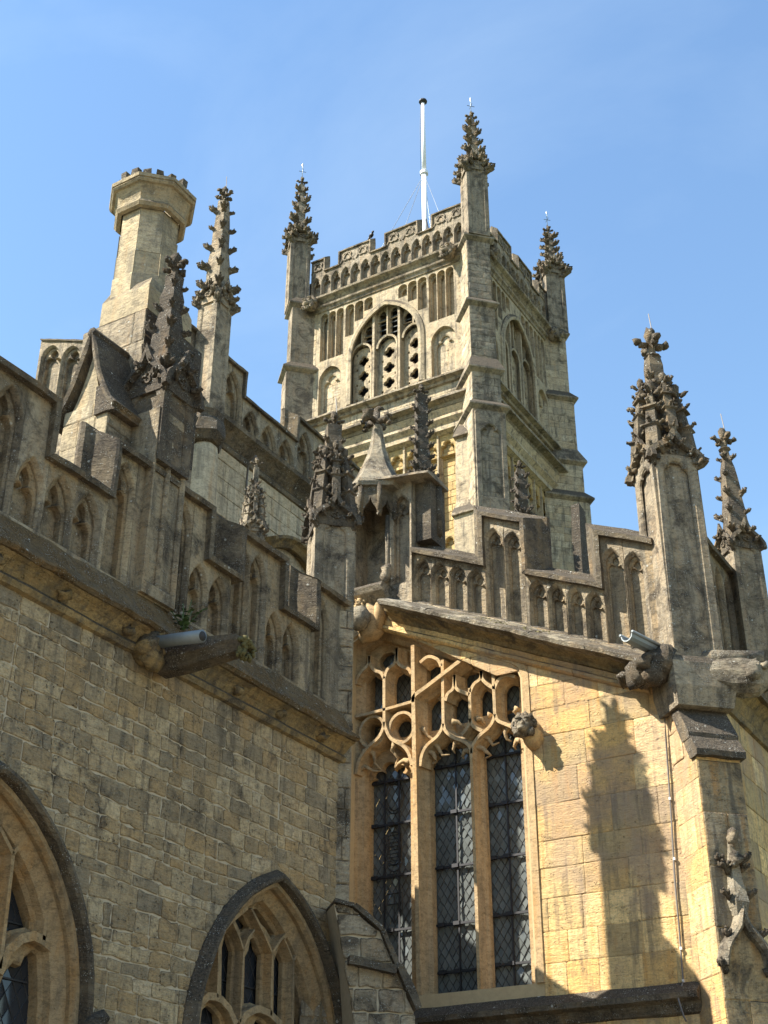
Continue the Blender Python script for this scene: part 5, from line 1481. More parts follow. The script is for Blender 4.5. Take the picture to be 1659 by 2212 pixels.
# stone slab behind the bars with the light openings cut through
DP = 0.30
def hole(pts): return inset(ccw([pk(x, y, DP) for x, y in pts]), -0.028)
def lt(x0, x1, yb, ysp, yap, sk=0, cus=True):
    xm = (x0 + x1) / 2
    sl = -0.14 * 1
    def S(x, y): return (x, y + sl * (x - xm))
    p = [S(x0, yb), S(x1, yb), S(x1, ysp)]
    if cus: p += [S(x1 - (x1 - x0) * 0.12, ysp - 0.35 * (ysp - yap)), S(x1 - (x1 - x0) * 0.22, ysp - 0.15 * (ysp - yap)), S(x1 - (x1 - x0) * 0.30, yap + 0.25 * (ysp - yap))]
    p += [S(xm, yap)]
    if cus: p += [S(x0 + (x1 - x0) * 0.30, yap + 0.25 * (ysp - yap)), S(x0 + (x1 - x0) * 0.22, ysp - 0.15 * (ysp - yap)), S(x0 + (x1 - x0) * 0.12, ysp - 0.35 * (ysp - yap))]
    p += [S(x0, ysp)]
    return hole(p)
holes = [lt(322, 446, 765, 560, 490), lt(543, 667, 715, 490, 420), hole([(440 + 0, 375), (465, 340), (510, 325), (545, 340), (540, 385), (500, 420), (455, 410)]),
         hole([(812, 540), (815, 440), (845, 405), (880, 415), (897, 450), (897, 485)]),
         lt(822, 908, 905, 745, 690), lt(1018, 1118, 850, 690, 620), lt(1202, 1306, 790, 640, 570), lt(1412, 1502, 750, 610, 545),
         hole([(1085, 530), (1110, 490), (1160, 478), (1206, 492), (1195, 560), (1140, 580), (1100, 570)]), hole([(982, 560), (1005, 545), (1012, 575), (990, 585)]),
         hole([(1400, 800), (1440, 780), (1480, 800), (1470, 850), (1420, 840)])]
for cx_, cy_, r_ in ((388, 945, 55), (612, 905, 55)):
    holes.append(hole([(cx_ + r_ * math.cos(-t * math.pi / 10), cy_ + r_ * math.sin(-t * math.pi / 10)) for t in range(20)]))
L1x = (pp(792, 1900, DP)[0], pp(888, 1900, DP)[0]); L2x = (pp(935, 1900, DP)[0], pp(1026, 1900, DP)[0]); L3x = (pp(1049, 1900, DP)[0], pp(1138, 1900, DP)[0])
LT = []
for (xa, xb), ysp, yap in ((L1x, 1275, 1090), (L2x, 1195, 1000), (L3x, 1140, 925)):
    zs1 = pk(900, ysp, DP)[1]; zp1 = pk(900, yap, DP)[1]
    a_ = arch(xa, xb, 4.66, zs1, zp1 - zs1, 2, (xb - xa) * 0.20, n=22); LT.append((xa, xb, zp1)); holes.append(a_)
mb = MB(); mb.plate(inset(ccw(WO), 0.05), holes, ((0.03, DP), (0.008, DP + 0.03)), DP + 0.10, back=True)
mk('tracery_head', mb, 'trac', Wn, FW_)
GY = 0.43
mb = MB()
for i, (xa, xb, zt_) in enumerate(LT):
    quarries(Wn, FW_, [(xa - 0.03, 4.6), (xb + 0.03, 4.6), (xb + 0.03, zt_ + 0.05), (xa - 0.03, zt_ + 0.05)], GY, 0.105, 0.165, 'glass', 60 + i, tilt=0.022, r=0.0045)
quarries(Wn, FW_, [(-9.6, LT[0][2] - 0.35), (-7.1, LT[2][2] - 0.2), (-7.1, 8.6), (-8.66, 9.4), (-9.3, 9.7), (-9.6, 9.5)], GY + 0.012, 0.095, 0.15, 'glass', 66, tilt=0.006, r=0.004)
def ib(x0, x1, z, r_=0.014):
    mb = MB(); mb.box(x0, x1, GY - 0.06, GY - 0.03, z - r_, z + r_); mk('saddle_bar', mb, 'iron', Wn, FW_)
    for x in (x0 + 0.12, (x0 + x1) / 2 - 0.01):
        mb = MB(); mb.box(x - 0.045, x + 0.045, GY - 0.075, GY - 0.028, z - r_ * 1.5, z + r_ * 1.9); mk('bar_clip', mb, 'iron', Wn, FW_)
for (xa, xb, _), rows_, px in zip(LT, ((1691, 1784, 1896, 2013), (1655, 1756, 1873, 1997, 2100), (1632, 1737, 1852, 1977, 2085)), (840, 985, 1095)):
    for y in rows_: ib(xa - 0.04, xb + 0.04, pp(px, y, GY)[1])
for (xa, xb, zt_), k in zip(LT, (2, 1, 1)):
    for j in range(k):
        x = xa + (xb - xa) * (j + 1) / (k + 1) + (0.0 if k == 2 else 0.02)
        mb = MB(); mb.box(x - 0.011, x + 0.011, GY - 0.05, GY - 0.035, 4.6, zt_ - 0.05); mk('stanchion', mb, 'iron', Wn, FW_)
# heraldic leadwork in the left light: roundel, panel of strips and shield
xa, xb, zt_ = LT[0]; xm = (xa + xb) / 2 + 0.02
mb = MB()
def lead(pts, r_=0.007, closed=False): mb.sweep(pts, [(-r_, GY - 0.012), (0, GY - 0.022), (r_, GY - 0.012)], closed=closed)
zc_ = pp(840, 1725, GY)[1]
for rr in (0.13, 0.16): lead([(xm + rr * 0.9 * math.cos(t * math.pi / 10), zc_ + rr * 1.45 * math.sin(t * math.pi / 10)) for t in range(20)], closed=True)
zc2 = pp(840, 1835, GY)[1]
for rr in (0.11, 0.15): lead([(xm + rr * max(-0.75, min(0.75, 1.1 * math.cos(t * math.pi / 10))), zc2 + rr * 2.1 * math.sin(t * math.pi / 10)) for t in range(20)], closed=True)
for k in range(9): lead([(xm - 0.11, zc2 - 0.22 + 0.05 * k), (xm + 0.12, zc2 - 0.215 + 0.05 * k)], 0.004)
zc3 = pp(840, 1965, GY)[1]
lead([(xm - 0.12, zc3 + 0.2), (xm + 0.12, zc3 + 0.2), (xm + 0.12, zc3 - 0.02), (xm, zc3 - 0.18), (xm - 0.12, zc3 - 0.02), (xm - 0.12, zc3 + 0.2)])
lead([(xm, zc3 + 0.2), (xm, zc3 - 0.18)]); lead([(xm - 0.12, zc3 + 0.06), (xm + 0.12, zc3 + 0.06)])
mk('heraldic_leading', mb, 'came', Wn, FW_)
# sill and string course
mb = MB(); mb.extr([(0.46, 4.66), (0.02, 4.44), (-0.02, 4.40), (0, 4.2), (0.46, 4.2)], -9.64, -6.95, seg=12); mb.rough(0.008, 2, 3); mk('sill', mb, 'dark', K, FW_)
moulding(K, FW_, [(0, 4.12), (-0.05, 4.14), (-0.10, 4.24), (-0.20, 4.27), (-0.21, 4.33), (0, 4.47), (0.1, 4.47), (0.1, 4.12)], -9.2, -5.0, 'dark', seed=7, joint=1.1)
# raking cornice
def rake(prof, x0, x1, mat, name, seed=0, joint=0.9, rough=0.008): 
    M0 = FW_
    n_ = max(1, round((x1 - x0) / joint))
    for k in range(n_):
        a = x0 + (x1 - x0) * k / n_ + 0.002; b = x0 + (x1 - x0) * (k + 1) / n_ - 0.002
        mb = MB(); mb.extr(prof, a, b, random.Random(seed + k).random(), max(2, int((b - a) / 0.12))); mb.shear(SH, X0); mb.rough(rough, 2.8, seed + k); mk(name, mb, mat, K, M0)
rake([(0.02, 9.43), (-0.05, 9.435), (-0.085, 9.46), (-0.085, 9.50), (-0.04, 9.53), (-0.05, 9.60), (0.02, 9.62)], -9.22, -5.25, 'gold', 'string_course', 3)
rake([(0.02, 9.60), (-0.06, 9.61), (-0.10, 9.66), (-0.2, 9.70), (-0.22, 9.735), (0.02, 9.74)], -9.0, -5.2, 'corn', 'cornice', 9)
rake([(0.05, 9.73), (-0.34, 9.725), (-0.44, 9.73), (-0.46, 9.78), (-0.41, 9.82), (-0.02, 10.0), (0.3, 10.0), (0.3, 9.73)], -8.95, -5.15, 'slab', 'weathered_slab', 15, 0.75, 0.017)
# raking parapet
pan = [(-8.62 + 0.288 * k, -8.332 + 0.288 * k, 10.72) for k in range(4)] + [(-7.46, -7.165, 11.42), (-7.165, -6.87, 11.42)] + [(-6.82 + 0.268 * k, -6.552 + 0.268 * k, 10.72) for k in range(4)] + [(-5.74, -5.44, 11.42), (-5.44, -5.14, 11.42)]
def shift(p): return p
FWs = fr(X0, YW, 0, 0)
parapet(K, FWs, 0.0, 3.62, 9.98, [(1.14, 1.78), (2.86, 3.62)], [(a - X0, b - X0, t) for a, b, t in pan], 10.80, 11.60, mat='panel', cmat='cope', shear=SH, thick=0.5, seed=14, base=0.08, rise=1.0, pdepth=0.14, frame=0.03, csc=0.95)
# moss on the slab
mb = MB(); rnd = random.Random(9)
for k in range(170):
    x = rnd.gauss(-7.2, 0.35); y = rnd.uniform(-0.3, -0.05)
    mb.blob((x, y, rz(x, 9.84) + (0.3 + y) * 0.47 + 0.01), (rnd.uniform(0.015, 0.04), rnd.uniform(0.015, 0.04), 0.018), 5, 4, 0.5, rnd.random(), k)
mk('moss', mb, 'moss', K, FW_, kind='stuff')
# carved corbel head beside the window and angel corbel under the niche
q = pp(1150, 1583)
mb = MB(); mb.blob((q[0] + 0.02, -0.02, q[1] - 0.05), (0.15, 0.22, 0.2), 8, 6, 0.2, seed=3); mb.rough(0.01, 5, 1); cb_ = mk('label_corbel', mb, 'gold', K, FW_)
grotesque(cb_, FW_ @ Matrix.Translation((q[0] - 0.02, -0.20, q[1] + 0.03)) @ Matrix.Rotation(0.3, 4, 'Z'), 0.30, 'slab', 9, beard=False)
q = pp(800, 1352)
mb = MB(); mb.blob((q[0] + 0.05, -0.06, q[1] + 0.02), (0.25, 0.22, 0.30), 9, 7, 0.15, seed=5); mb.blob((q[0] + 0.22, -0.12, q[1] + 0.08), (0.07, 0.10, 0.26), 8, 6, 0.2, seed=6); mb.rough(0.012, 5, 2)
cb_ = mk('angel_corbel', mb, 'trac', K, FW_)
mb = MB(); mb.blob((q[0], -0.30, q[1]), (0.17, 0.17, 0.19), 18, 9, 0.03, seed=4)
mb.v = [((x - q[0]) * (1 + 0.10 * math.cos(9 * math.atan2(y + 0.3, x - q[0]))) + q[0], (y + 0.3) * (1 + 0.10 * math.cos(9 * math.atan2(y + 0.3, x - q[0]))) - 0.3, z) for x, y, z in mb.v]
mb.rough(0.012, 7, 3); mk('shield_boss', mb, 'slab', cb_, FW_)
grotesque(cb_, FW_ @ Matrix.Translation((q[0] - 0.03, -0.22, q[1] + 0.27)), 0.17, 'trac', 13, beard=False)
# ---- canopied niche
nx0, nx1, nx2, nx3 = -9.66, -9.60, -9.02, -8.62
mb = MB()
mb.plate([(nx0, 9.9), (nx3, 9.9), (nx3, 12.02), (nx0, 12.02)], [[(nx1, 10.32), (nx2, 10.32), (nx2, 11.9), (nx1, 11.9)], arch(nx2 + 0.08, nx3 - 0.05, 10.35, 11.55, 0.24)], ((0.03, -0.06), (0.0, -0.03)), 0.32, back=True)
mb.rough(0.006, 3, 2); NI = mk('niche', mb, 'pale', K, FW_, 'canopied empty statue niche at the gable top')
mb = MB(); mb.box(nx0, nx3, 0.30, 0.5, 9.9, 12.0); mk('niche_back', mb, 'pale', NI, FW_)
mb = MB(); mb.plate([(nx2 + 0.06, 10.3), (nx3 - 0.03, 10.3), (nx3 - 0.03, 11.95), (nx2 + 0.06, 11.95)], [arch(nx2 + 0.11, nx3 - 0.08, 10.4, 11.45, 0.22, 1, 0.08)], ((0.02, 0.05), (0, 0.07)), 0.12); mk('cusped_panel', mb, 'pale', NI, FW_)
mb = MB(); mb.box(nx2 + 0.06, nx3 - 0.03, 0.10, 0.2, 10.3, 11.95); mk('panel_back', mb, 'pale', NI, FW_)
mb = MB(); mb.extr([(0.25, 10.30), (-0.30, 10.30), (-0.34, 10.24), (-0.30, 10.17), (-0.12, 10.05), (0, 9.95), (0.25, 9.95)], -9.70, -8.98, seg=6); mb.rough(0.012, 4, 2); mk('shelf', mb, 'pale', NI, FW_)
mb = MB(); mb.tube([(-9.03, -0.06, 10.3), (-9.03, -0.06, 11.5)], 0.035, 6); mb.blob((-9.0, -0.14, 10.5), (0.07, 0.08, 0.15), 6, 5, 0.4); mb.rough(0.01, 6, 1); mk('side_shaft', mb, 'pale', NI, FW_)
cxn = -9.28
for k in range(5):     # facets of the projecting canopy with pendant arches
    a = math.pi * (1.0 + (k + 0.0) / 4.0)
    rr = 0.40
    px_, py_ = cxn + rr * math.cos(a) * 0.9, -0.02 + rr * math.sin(a)
    mb = MB(); mb.blob((px_, py_, 11.46), (0.045, 0.045, 0.07), 6, 5, 0.4, seed=k); mb.tube([(px_, py_, 11.45), (px_, py_, 11.95)], 0.04, 6, radii=[0.04, 0.045]); mb.rough(0.012, 7, k); mk('pendant', mb, 'cope', NI, FW_)
    if k < 4:
        a1 = math.pi * (1.0 + (k + 1) / 4.0); qx, qy = cxn + rr * math.cos(a1) * 0.9, -0.02 + rr * math.sin(a1)
        wd = math.hypot(qx - px_, qy - py_); dg = math.degrees(math.atan2(qy - py_, qx - px_))
        mb = MB(); mb.plate([(0, 11.42)] + [(p[0] , p[1]) for p in reversed(ogee(0.03, wd - 0.03, 11.44, 0.28, 5))][::-1] + [(wd, 11.42), (wd, 12.02), (0, 12.02)], [], ((0, 0),), 0.05, back=True); mb.rough(0.01, 6, k)
        mk('canopy_facet', mb, 'cope', NI, FW_ @ fr(px_, py_, 0, dg))
mb = MB()
rg = []
for z, r_ in ((11.90, 0.54), (11.97, 0.56), (12.03, 0.53), (12.15, 0.44), (12.30, 0.34), (12.50, 0.235), (12.75, 0.15), (13.0, 0.10), (13.25, 0.07)):
    rg.append([(cxn + r_ * math.cos(a) * 0.98, 0.05 + r_ * math.sin(a), z) for a in [math.pi / 6 + i * math.pi / 3 for i in range(6)]])
mb.loft(rg); mb.rough(0.02, 3, 2); mk('canopy_roof', mb, 'slab', NI, FW_)
mb = MB(); rg = []
for t in range(7):
    x = cxn + 0.2 + 0.80 * t / 6; hgt = 12.02 + 0.30 * (1 - t / 6) ** 2.2
    rg.append([(x, -0.38 + 0.22 * t / 6, 11.98 - 0.0 * t), (x, -0.36 + 0.22 * t / 6, 12.03), (x, 0.1, hgt + 0.06), (x, 0.5, 12.03), (x, 0.5, 11.98)])
mb.loft(rg); mb.rough(0.012, 3, 2); mk('canopy_eave', mb, 'pale', NI, FW_)
mb = MB(); mb.tube([(cxn - 0.02, 0.05, 13.1), (cxn - 0.02, 0.05, 13.52)], 0.06, 6); 
for dx, dz in ((-0.17, 13.33), (0.17, 13.33), (0, 13.54)):
    mb.blob((cxn - 0.02 + dx, 0.05, dz), (0.065, 0.06, 0.06), 7, 5, 0.5, seed=int(dx * 50)); 
    for s_ in (-1, 1): mb.blob((cxn - 0.02 + dx * 1.3 + (0 if dx else s_ * 0.07), 0.05, dz + (s_ * 0.08 if dx else 0.03)), (0.05, 0.055, 0.045), 6, 4, 0.6, seed=s_)
mb.tube([(cxn - 0.22, 0.05, 13.33), (cxn + 0.20, 0.05, 13.33)], 0.05, 6); mb.tube([(cxn - 0.02, -0.17, 13.33), (cxn - 0.02, 0.27, 13.33)], 0.05, 6)
mb.blob((cxn - 0.02, -0.2, 13.33), (0.08, 0.08, 0.10), 6, 5, 0.5); mb.rough(0.018, 7, 4); mk('cross_finial', mb, 'dark', NI, FW_)
# black parapet end right of the niche
mb = MB(); mb.box(-8.61, -8.36, 0.06, 0.5, 11.0, 12.0); mb.tube([(-8.36, 0.3, 11.15), (-8.36, 0.3, 12.05)], 0.06, 7); mb.rough(0.015, 3, 4); mk('parapet_end', mb, 'dark', K, FW_)
# pinnacles behind the chapel gable
q = hy(912, 1060, 17.0); zq_ = zrow(q.x, 17, 1025)
pinnacle(K, 'pinnacle', q.x, 17.0, 8.0, 45, 0.33, zq_ - 8.0 - 0.1, zrow(q.x, 17, 850) - zq_, 'pale', 61, 'slender black crocketed pinnacle right of the niche', rows=7, cs=0.13, gab=0.12, fin=0.12, matsp='black', spw=0.72, tipr=0.26, panels=False, gabW=0.7)
q = hy(1126, 1080, 19.0); zq_ = zrow(q.x, 19, 1120)
pinnacle(K, 'pinnacle', q.x, 19.0, 8.0, 45, 0.26, zq_ - 8.0, zrow(q.x, 19, 1030) - zq_ + 0.1, 'black', 62, 'stub of a black pinnacle showing above the middle merlon', rows=4, cs=0.12, gab=0.1, fin=0.10, spw=0.7, tipr=0.3, panels=False, gabW=0.7)
q = hy(1246, 1230, 19.5)
mb = MB(); n_ = 8; mb.loft([[(q.x - 0.05, 19.5, 8 + 6.3 * k / n_), (q.x + 0.09, 19.5, 8 + 6.3 * k / n_), (q.x + 0.09, 19.9, 8 + 6.3 * k / n_), (q.x - 0.05, 19.9, 8 + 6.3 * k / n_)] for k in range(n_)]); mb.rough(0.05, 3, 3); mk('dark_patch_block', mb, 'black', K, Matrix())  # block added for the dark patch behind the merlon, taken for vegetation
# roof
mb = MB(); mb.add([(-9.3, 15.7, 10.4), (-5.4, 15.7, 8.3), (-5.4, 26, 8.3), (-9.3, 26, 10.4), (-9.9, 15.7, 10.1), (-9.9, 26, 10.1)], [(0, 1, 2, 3), (0, 3, 5, 4)]); mk('roof', mb, 'leadroof', K, Matrix())
# ---- corner: diagonal buttress, pinnacle, gargoyle
def col(px, z, ox_, oy_, dx, dy, steps=60):
    """distance along a horizontal line at height z at which it crosses image column px"""
    lo, hi = -0.5, 2.5
    def cx_(t):
        q = Vector((ox_ + dx * t, oy_ + dy * t, z)) - CAM
        return IW / 2 + F_PX * q.dot(RT) / q.dot(FW)
    inc = cx_(hi) > cx_(lo)
    for _ in range(steps):
        m = (lo + hi) / 2
        if (cx_(m) < px) == inc: lo = m
        else: hi = m
    return lo
s2 = math.sqrt(0.5)
bx, by = -5.06, YW
tl = col(1512, 6.5, bx, by, s2, -s2)
hw2 = col(1607, 6.5, bx + s2 * tl, by - s2 * tl, s2, s2) / 2
FD = fr(bx + s2 * hw2, by + s2 * hw2, 0, 45)      # local x across the buttress, -y outwards
tu = tl * 0.42
print('buttress', tl, hw2)
mb = MB(); 
zw = 6.95; zu = 7.55
def ring(o, z, h=hw2): return [(-h, -o, z), (h, -o, z), (h, 0.8, z), (-h, 0.8, z)]
mb.loft([ring(tl, 0)] + [ring(tl, 3 + (zw - 3) * k / 8) for k in range(9)] + [ring(tu, zu)] + [ring(tu, zu + 0.25, hw2 * 0.86)] + [ring(tu * 0.9, 8.0, hw2 * 0.82)])
mb.rough(0.01, 2.2, 6); BT = mk('buttress', mb, 'gold', K, FD, 'diagonal corner buttress with black weathering slabs')
Fs = FD @ Matrix.Translation((-hw2, 0, 0)) @ Matrix.Rotation(-math.pi / 2, 4, 'Z')
masonry(BT, Fs, -0.3, tl, 3.0, zw - 0.02, (0.34, 0.5), (0.9, 1.4), 'gold', proud=0.006, seed=23, joint=0.002, ragged=0.005, vis=lambda x, z: True, limit=40)
masonry(BT, Fs, -0.3, tu + 0.05, zw, 8.0, (0.3, 0.4), (0.6, 1.0), 'gold', proud=0.010, seed=24, joint=0.003, ragged=0.006)
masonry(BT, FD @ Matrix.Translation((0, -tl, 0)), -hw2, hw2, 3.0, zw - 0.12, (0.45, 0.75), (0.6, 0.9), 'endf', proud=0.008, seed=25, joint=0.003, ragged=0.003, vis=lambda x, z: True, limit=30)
for k, (za, zb_) in enumerate(((6.93, 7.22), (7.18, 7.60))):
    mb = MB(); ta, tb_ = tl - (tl - tu) * (za - 6.93) / 0.67, tl - (tl - tu) * (zb_ - 6.93) / 0.67
    rg = []
    for i in range(7):
        x = -hw2 - 0.04 + (2 * hw2 + 0.08) * i / 6
        rg.append([(x, -ta - 0.09, za - 0.07), (x, -ta - 0.10, za - 0.0), (x, -tb_ - 0.03, zb_ + 0.03), (x, -tb_ + 0.1, zb_), (x, -ta + 0.1, za - 0.07)])
    mb.loft(rg); mb.rough(0.014, 4, k); mk('weathering', mb, 'dark', BT, FD)
# crocketed ogee carved on the end face
def fd(px, py, off):
    n_ = Vector((s2, -s2, 0)); p0 = (FD @ Vector((0, 0, 0))) + n_ * off
    d = ray(px, py); t = (p0 - CAM).dot(n_) / d.dot(n_); l = FD.inverted() @ (CAM + d * t); return (l.x, l.z)
zg0 = fd(1560, 2090, tl)[1]; zg1 = fd(1575, 2000, tl)[1]
mb = MB(); og = ogee(-hw2 * 0.95, hw2 * 0.95, zg0, (zg1 - zg0) + 0.16, 9)
mb.sweep(og, [(-0.03, 0), (-0.035, -0.12), (0.0, -0.17), (0.035, -0.15), (0.05, -0.05), (0.05, 0)]); mb.rough(0.014, 7, 3)
OG = mk('ogee_gable', mb, 'slab', BT, FD @ Matrix.Translation((0, -tl, 0)))
mb = MB(); ztop_ = fd(1583, 1800, tl)[1]; zs_ = zg1 + 0.22
mb.loft([[(-r_, 0.02, z), (-r_ * 0.7, -r_ * 1.3, z), (r_ * 0.7, -r_ * 1.3, z), (r_, 0.02, z)] for z, r_ in ((zs_ - 0.12, 0.08), (zs_ + 0.02, 0.12), (zs_ + 0.25, 0.085), (zs_ + 0.5, 0.06), (ztop_ - 0.1, 0.03))]); mb.rough(0.015, 6, 2)
mk('relief_spire', mb, 'slab', OG, FD @ Matrix.Translation((0, -tl, 0)))
rnd = random.Random(3)
for (x, z, sg) in ((-0.12, zs_ + 0.12, -1), (0.12, zs_ + 0.12, 1), (-0.10, zs_ + 0.42, -1), (0.10, zs_ + 0.42, 1), (-0.14, ztop_ - 0.32, -1), (0.10, ztop_ - 0.30, 1), (-0.17, zg1 - 0.10, -1), (0.17, zg1 - 0.10, 1), (-hw2 * 0.95, zg0 + 0.02, -1), (hw2 * 0.95, zg0 + 0.02, 1)):
    crock(OG, FD @ Matrix.Translation((x, -tl - 0.06, z)), 0.16 if abs(x) > 0.2 else 0.11, -math.pi / 2 + sg * 0.8, 'dark', rnd)
mb = MB(); mb.blob((0, -0.08, ztop_ - 0.05), (0.06, 0.08, 0.09), 7, 5, 0.5); mb.blob((0, -0.1, ztop_ - 0.32), (0.10, 0.1, 0.1), 7, 5, 0.5, seed=4); mb.rough(0.012, 8, 3); mk('finial', mb, 'pale', OG, FD @ Matrix.Translation((0, -tl, 0)))
# corner pinnacle
P4 = hy(1470, 1300, 15.3)
cx4, cy4 = P4.x, 15.3
z0_ = zrow(cx4, cy4, 1425); zt4 = zrow(cx4, cy4, 1010)
pinnacle(K, 'pinnacle', cx4, cy4, z0_ - 0.3, 45, 0.66, zt4 - z0_ + 0.3, zrow(cx4, cy4, 768) - zt4 - 0.1, 'pale', 71, 'big clustered pinnacle standing alone on the chapel corner', rows=2, cs=0.17, gab=0.32, fin=0.23, minis=True, miniH=1.05, rod=True, taper=0.14, spw=0.5, tipr=0.12, matsp='cope')
mb = MB(); mb.sq([(z0_ - 0.75, 0.36), (z0_ - 0.5, 0.40), (z0_ - 0.2, 0.40), (z0_ - 0.1, 0.34)], 4, cx4, cy4, rot=0); mb.rough(0.02, 3, 3); mk('pinnacle_base', mb, 'pale', K, Matrix())
# gargoyles: lumpy boss and long beast
gz = zrow(cx4 + 0.25, 14.8, 1462)
ga = hy(1405, 1450, 14.95); 
mb = MB()
mb.blob(ga, (0.30, 0.26, 0.20), 10, 8, 0.3, seed=4); mb.blob(ga + Vector((-0.14, -0.12, -0.06)), (0.15, 0.15, 0.15), 8, 6, 0.4, seed=5); mb.blob(ga + Vector((0.10, -0.16, -0.10)), (0.16, 0.14, 0.16), 8, 6, 0.4, seed=6)
mb.blob(ga + Vector((0.02, -0.22, 0.03)), (0.14, 0.16, 0.12), 8, 6, 0.4, seed=7); mb.blob(ga + Vector((0.2, -0.1, 0.05)), (0.2, 0.2, 0.2), 8, 6, 0.4, seed=8)
mb.blob(ga + Vector((-0.28, 0.02, -0.02)), (0.16, 0.18, 0.10), 7, 5, 0.4, seed=9); mb.rough(0.03, 5, 3); mk('gargoyle', mb, 'dark', K, Matrix(), 'crouching worn gargoyle under the lead spout')
g0 = hy(1440, 1452, 15.0); g1 = hy(1662, 1463, 15.55)
dv = g1 - g0; L_ = dv.length; dv.normalize(); sd = Vector((-dv.y, dv.x, 0)).normalized()
mb = MB(); rg = []
for t, w_, zb_, zt_ in ((0, 0.17, -0.22, 0.17), (0.15, 0.15, -0.23, 0.13), (0.33, 0.15, -0.24, 0.16), (0.45, 0.17, -0.22, 0.20), (0.6, 0.19, -0.25, 0.23), (0.74, 0.21, -0.27, 0.23), (0.88, 0.20, -0.24, 0.22), (1.0, 0.12, -0.12, 0.15)):
    b_ = g0 + dv * L_ * t
    rg.append([tuple(b_ + sd * w_ * math.cos(a) + Vector((0, 0, (zt_ - zb_) / 2 * math.sin(a) + (zt_ + zb_) / 2))) for a in [k * math.pi / 5 for k in range(10)]])
mb.loft(rg); 
for t, s_ in ((0.8, 1), (0.93, 1)):
    for sg in (-1, 1): mb.blob(g0 + dv * L_ * t + sd * 0.18 * sg + Vector((0, 0, 0.07 if t > 0.9 else -0.01)), (0.14, 0.08, 0.12) if t < 0.9 else (0.055, 0.05, 0.05), 8, 6, 0.3, seed=sg)
mb.blob(g0 + dv * L_ * 1.0 + Vector((0, 0, -0.06)), (0.09, 0.09, 0.06), 8, 6, 0.3); mb.rough(0.026, 5, 3)
mk('gargoyle', mb, 'slab', K, Matrix(), 'long beast gargoyle stretched out from the corner buttress')
mb = MB(); b0 = g0 + Vector((0, 0, 0.17)); b1 = g0 + dv * L_ * 0.97 + Vector((0, 0, 0.24))
mb.tube([b0, b0.lerp(b1, 0.5) + Vector((0, 0, -0.02)), b1], 0.09, 6, radii=[0.07, 0.11, 0.11]); mb.rough(0.03, 6, 3); mk('gargoyle_back_slab', mb, 'slab', K, Matrix())
# open lead spout
a_ = hy(1425, 1408, 15.0); e_ = a_ + Vector((-0.30, -0.62, 0.02)); e2 = hy(1353, 1372, 14.35)
e_ = e2; dv = (e_ - a_).normalized(); sd = Vector((-dv.y, dv.x, 0)).normalized(); up_ = sd.cross(dv) * -1
if up_.z < 0: up_ = -up_
rg = []
for t in (0, 0.5, 1.0):
    b_ = a_.lerp(e_, t); rr = 0.085
    arc = [tuple(b_ + sd * rr * math.cos(a) + up_ * (rr * math.sin(a))) for a in [math.pi + k * math.pi / 6 for k in range(7)]]
    inn = [tuple(b_ + sd * (rr - 0.014) * math.cos(a) + up_ * ((rr - 0.014) * math.sin(a))) for a in [math.pi + k * math.pi / 6 for k in range(7)]]
    rg.append(arc + list(reversed(inn)))
mb = MB(); mb.loft(rg); mb.tube([a_ + sd * 0.09 + up_ * 0.02, e_ + sd * 0.09 + up_ * 0.02], 0.022, 8); mb.tube([a_ - sd * 0.09 + up_ * 0.02, e_ - sd * 0.09 + up_ * 0.02], 0.022, 8)
mk('lead_spout', mb, 'lead', K, Matrix(), 'open lead gutter spout with rolled edges over the gargoyle')
# conductor cable with clips
cp = [pp(1428, 1478), pp(1436, 1520), pp(1441, 1600), pp(1452, 1760), pp(1460, 1900), pp(1470, 2010), pp(1478, 2120), pp(1479, 2165), pp(1490, 2200), pp(1496, 2212)]
mb = MB(); mb.tube([(p[0], -0.035 - (0.16 if i >= 7 else 0), p[1]) for i, p in enumerate(cp)], 0.011, 6); mk('conductor_cable', mb, 'cable', K, FW_, 'thin brown conductor cable running down the wall by the buttress')
for y in (1727, 1857, 2050, 2120):
    q = pp(1440 + (y - 1600) * 0.0745, y); mb = MB(); mb.box(q[0] - 0.013, q[0] + 0.013, -0.05, 0.0, q[1] - 0.016, q[1] + 0.016); mk('cable_clip', mb, 'clip', K, FW_)
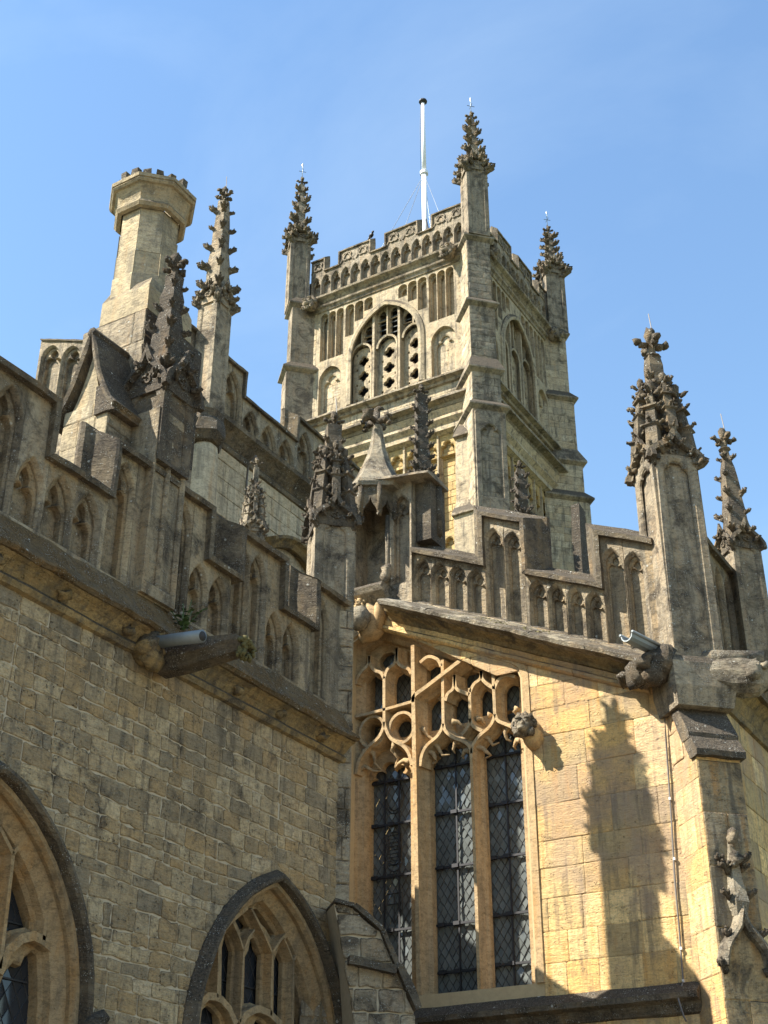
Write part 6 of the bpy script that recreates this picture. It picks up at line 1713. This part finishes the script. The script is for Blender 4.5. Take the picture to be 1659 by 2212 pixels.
# ---- right hand return wall
FE = fr(-4.80, 0, 0, 90)
mb = MB(); mb.box(15.7, 27, 0.01, 0.6, 0, 8.9); ew = mk('wall', mb, 'goldmortar', K, FE)
masonry(ew, FE, 15.7, 27, 3, 8.15, (0.34, 0.46), (0.5, 0.9), 'gold', proud=0.010, seed=29, joint=0.003, ragged=0.003)
moulding(K, FE, [(0, 8.1), (-0.06, 8.12), (-0.08, 8.2), (-0.04, 8.26), (-0.1, 8.42), (-0.24, 8.54), (0.3, 8.56), (0.3, 8.1)], 15.7, 27, 'corn', name='cornice', seed=8)
moulding(K, FE, [(-0.1, 8.53), (-0.30, 8.54), (-0.32, 8.62), (-0.02, 8.92), (0.3, 8.92), (0.3, 8.53)], 15.7, 27, 'ledge', name='ledge', seed=9, rough=0.02)
pan = [(15.9 + 0.4 * k, 16.3 + 0.4 * k, 10.5) for k in range(5)] + [(18.0 + 0.4 * k, 18.4 + 0.4 * k, 9.75) for k in range(2)] + [(18.8 + 0.4 * k, 19.2 + 0.4 * k, 10.5) for k in range(3)] + [(20.1 + 0.4 * k, 20.5 + 0.4 * k, 9.75) for k in range(2)] + [(21.0 + 0.4 * k, 21.4 + 0.4 * k, 10.5) for k in range(8)]
parapet(K, FE, 15.8, 26.5, 8.90, [(15.8, 17.95), (18.75, 20.0), (20.95, 26.5)], pan, 9.88, 10.62, mat='panel', cmat='cope', csc=0.9, thick=0.45, seed=31, base=0.1, rise=1.2)
q = hx(1605, 1250, -4.65); zt5 = zrow(-4.65, q.y, 1185)
print('P5', q)
pinnacle(K, 'pinnacle', -4.65, q.y, 8.9, 45, 0.46, zt5 - 8.9, zrow(-4.65, q.y, 955) - zt5 - 0.2, 'pale', 81, 'weathered pinnacle at the far right edge', rows=5, cs=0.15, gab=0.30, fin=0.18, spw=0.72, rod=True, matsp='cope')
# chapel group scaled up about the camera, ending further back than the aisle corner
KS = 1.2011
K.matrix_basis = Matrix.Translation((0, 0, CZ * (1 - KS))) @ Matrix.Diagonal((KS, KS, KS, 1)) @ WM[K.name]
print('objects', len(D.objects), 'tris', sum(len(o.data.loop_triangles) or sum(len(p.vertices) - 2 for p in o.data.polygons) for o in D.objects if o.type == 'MESH'))
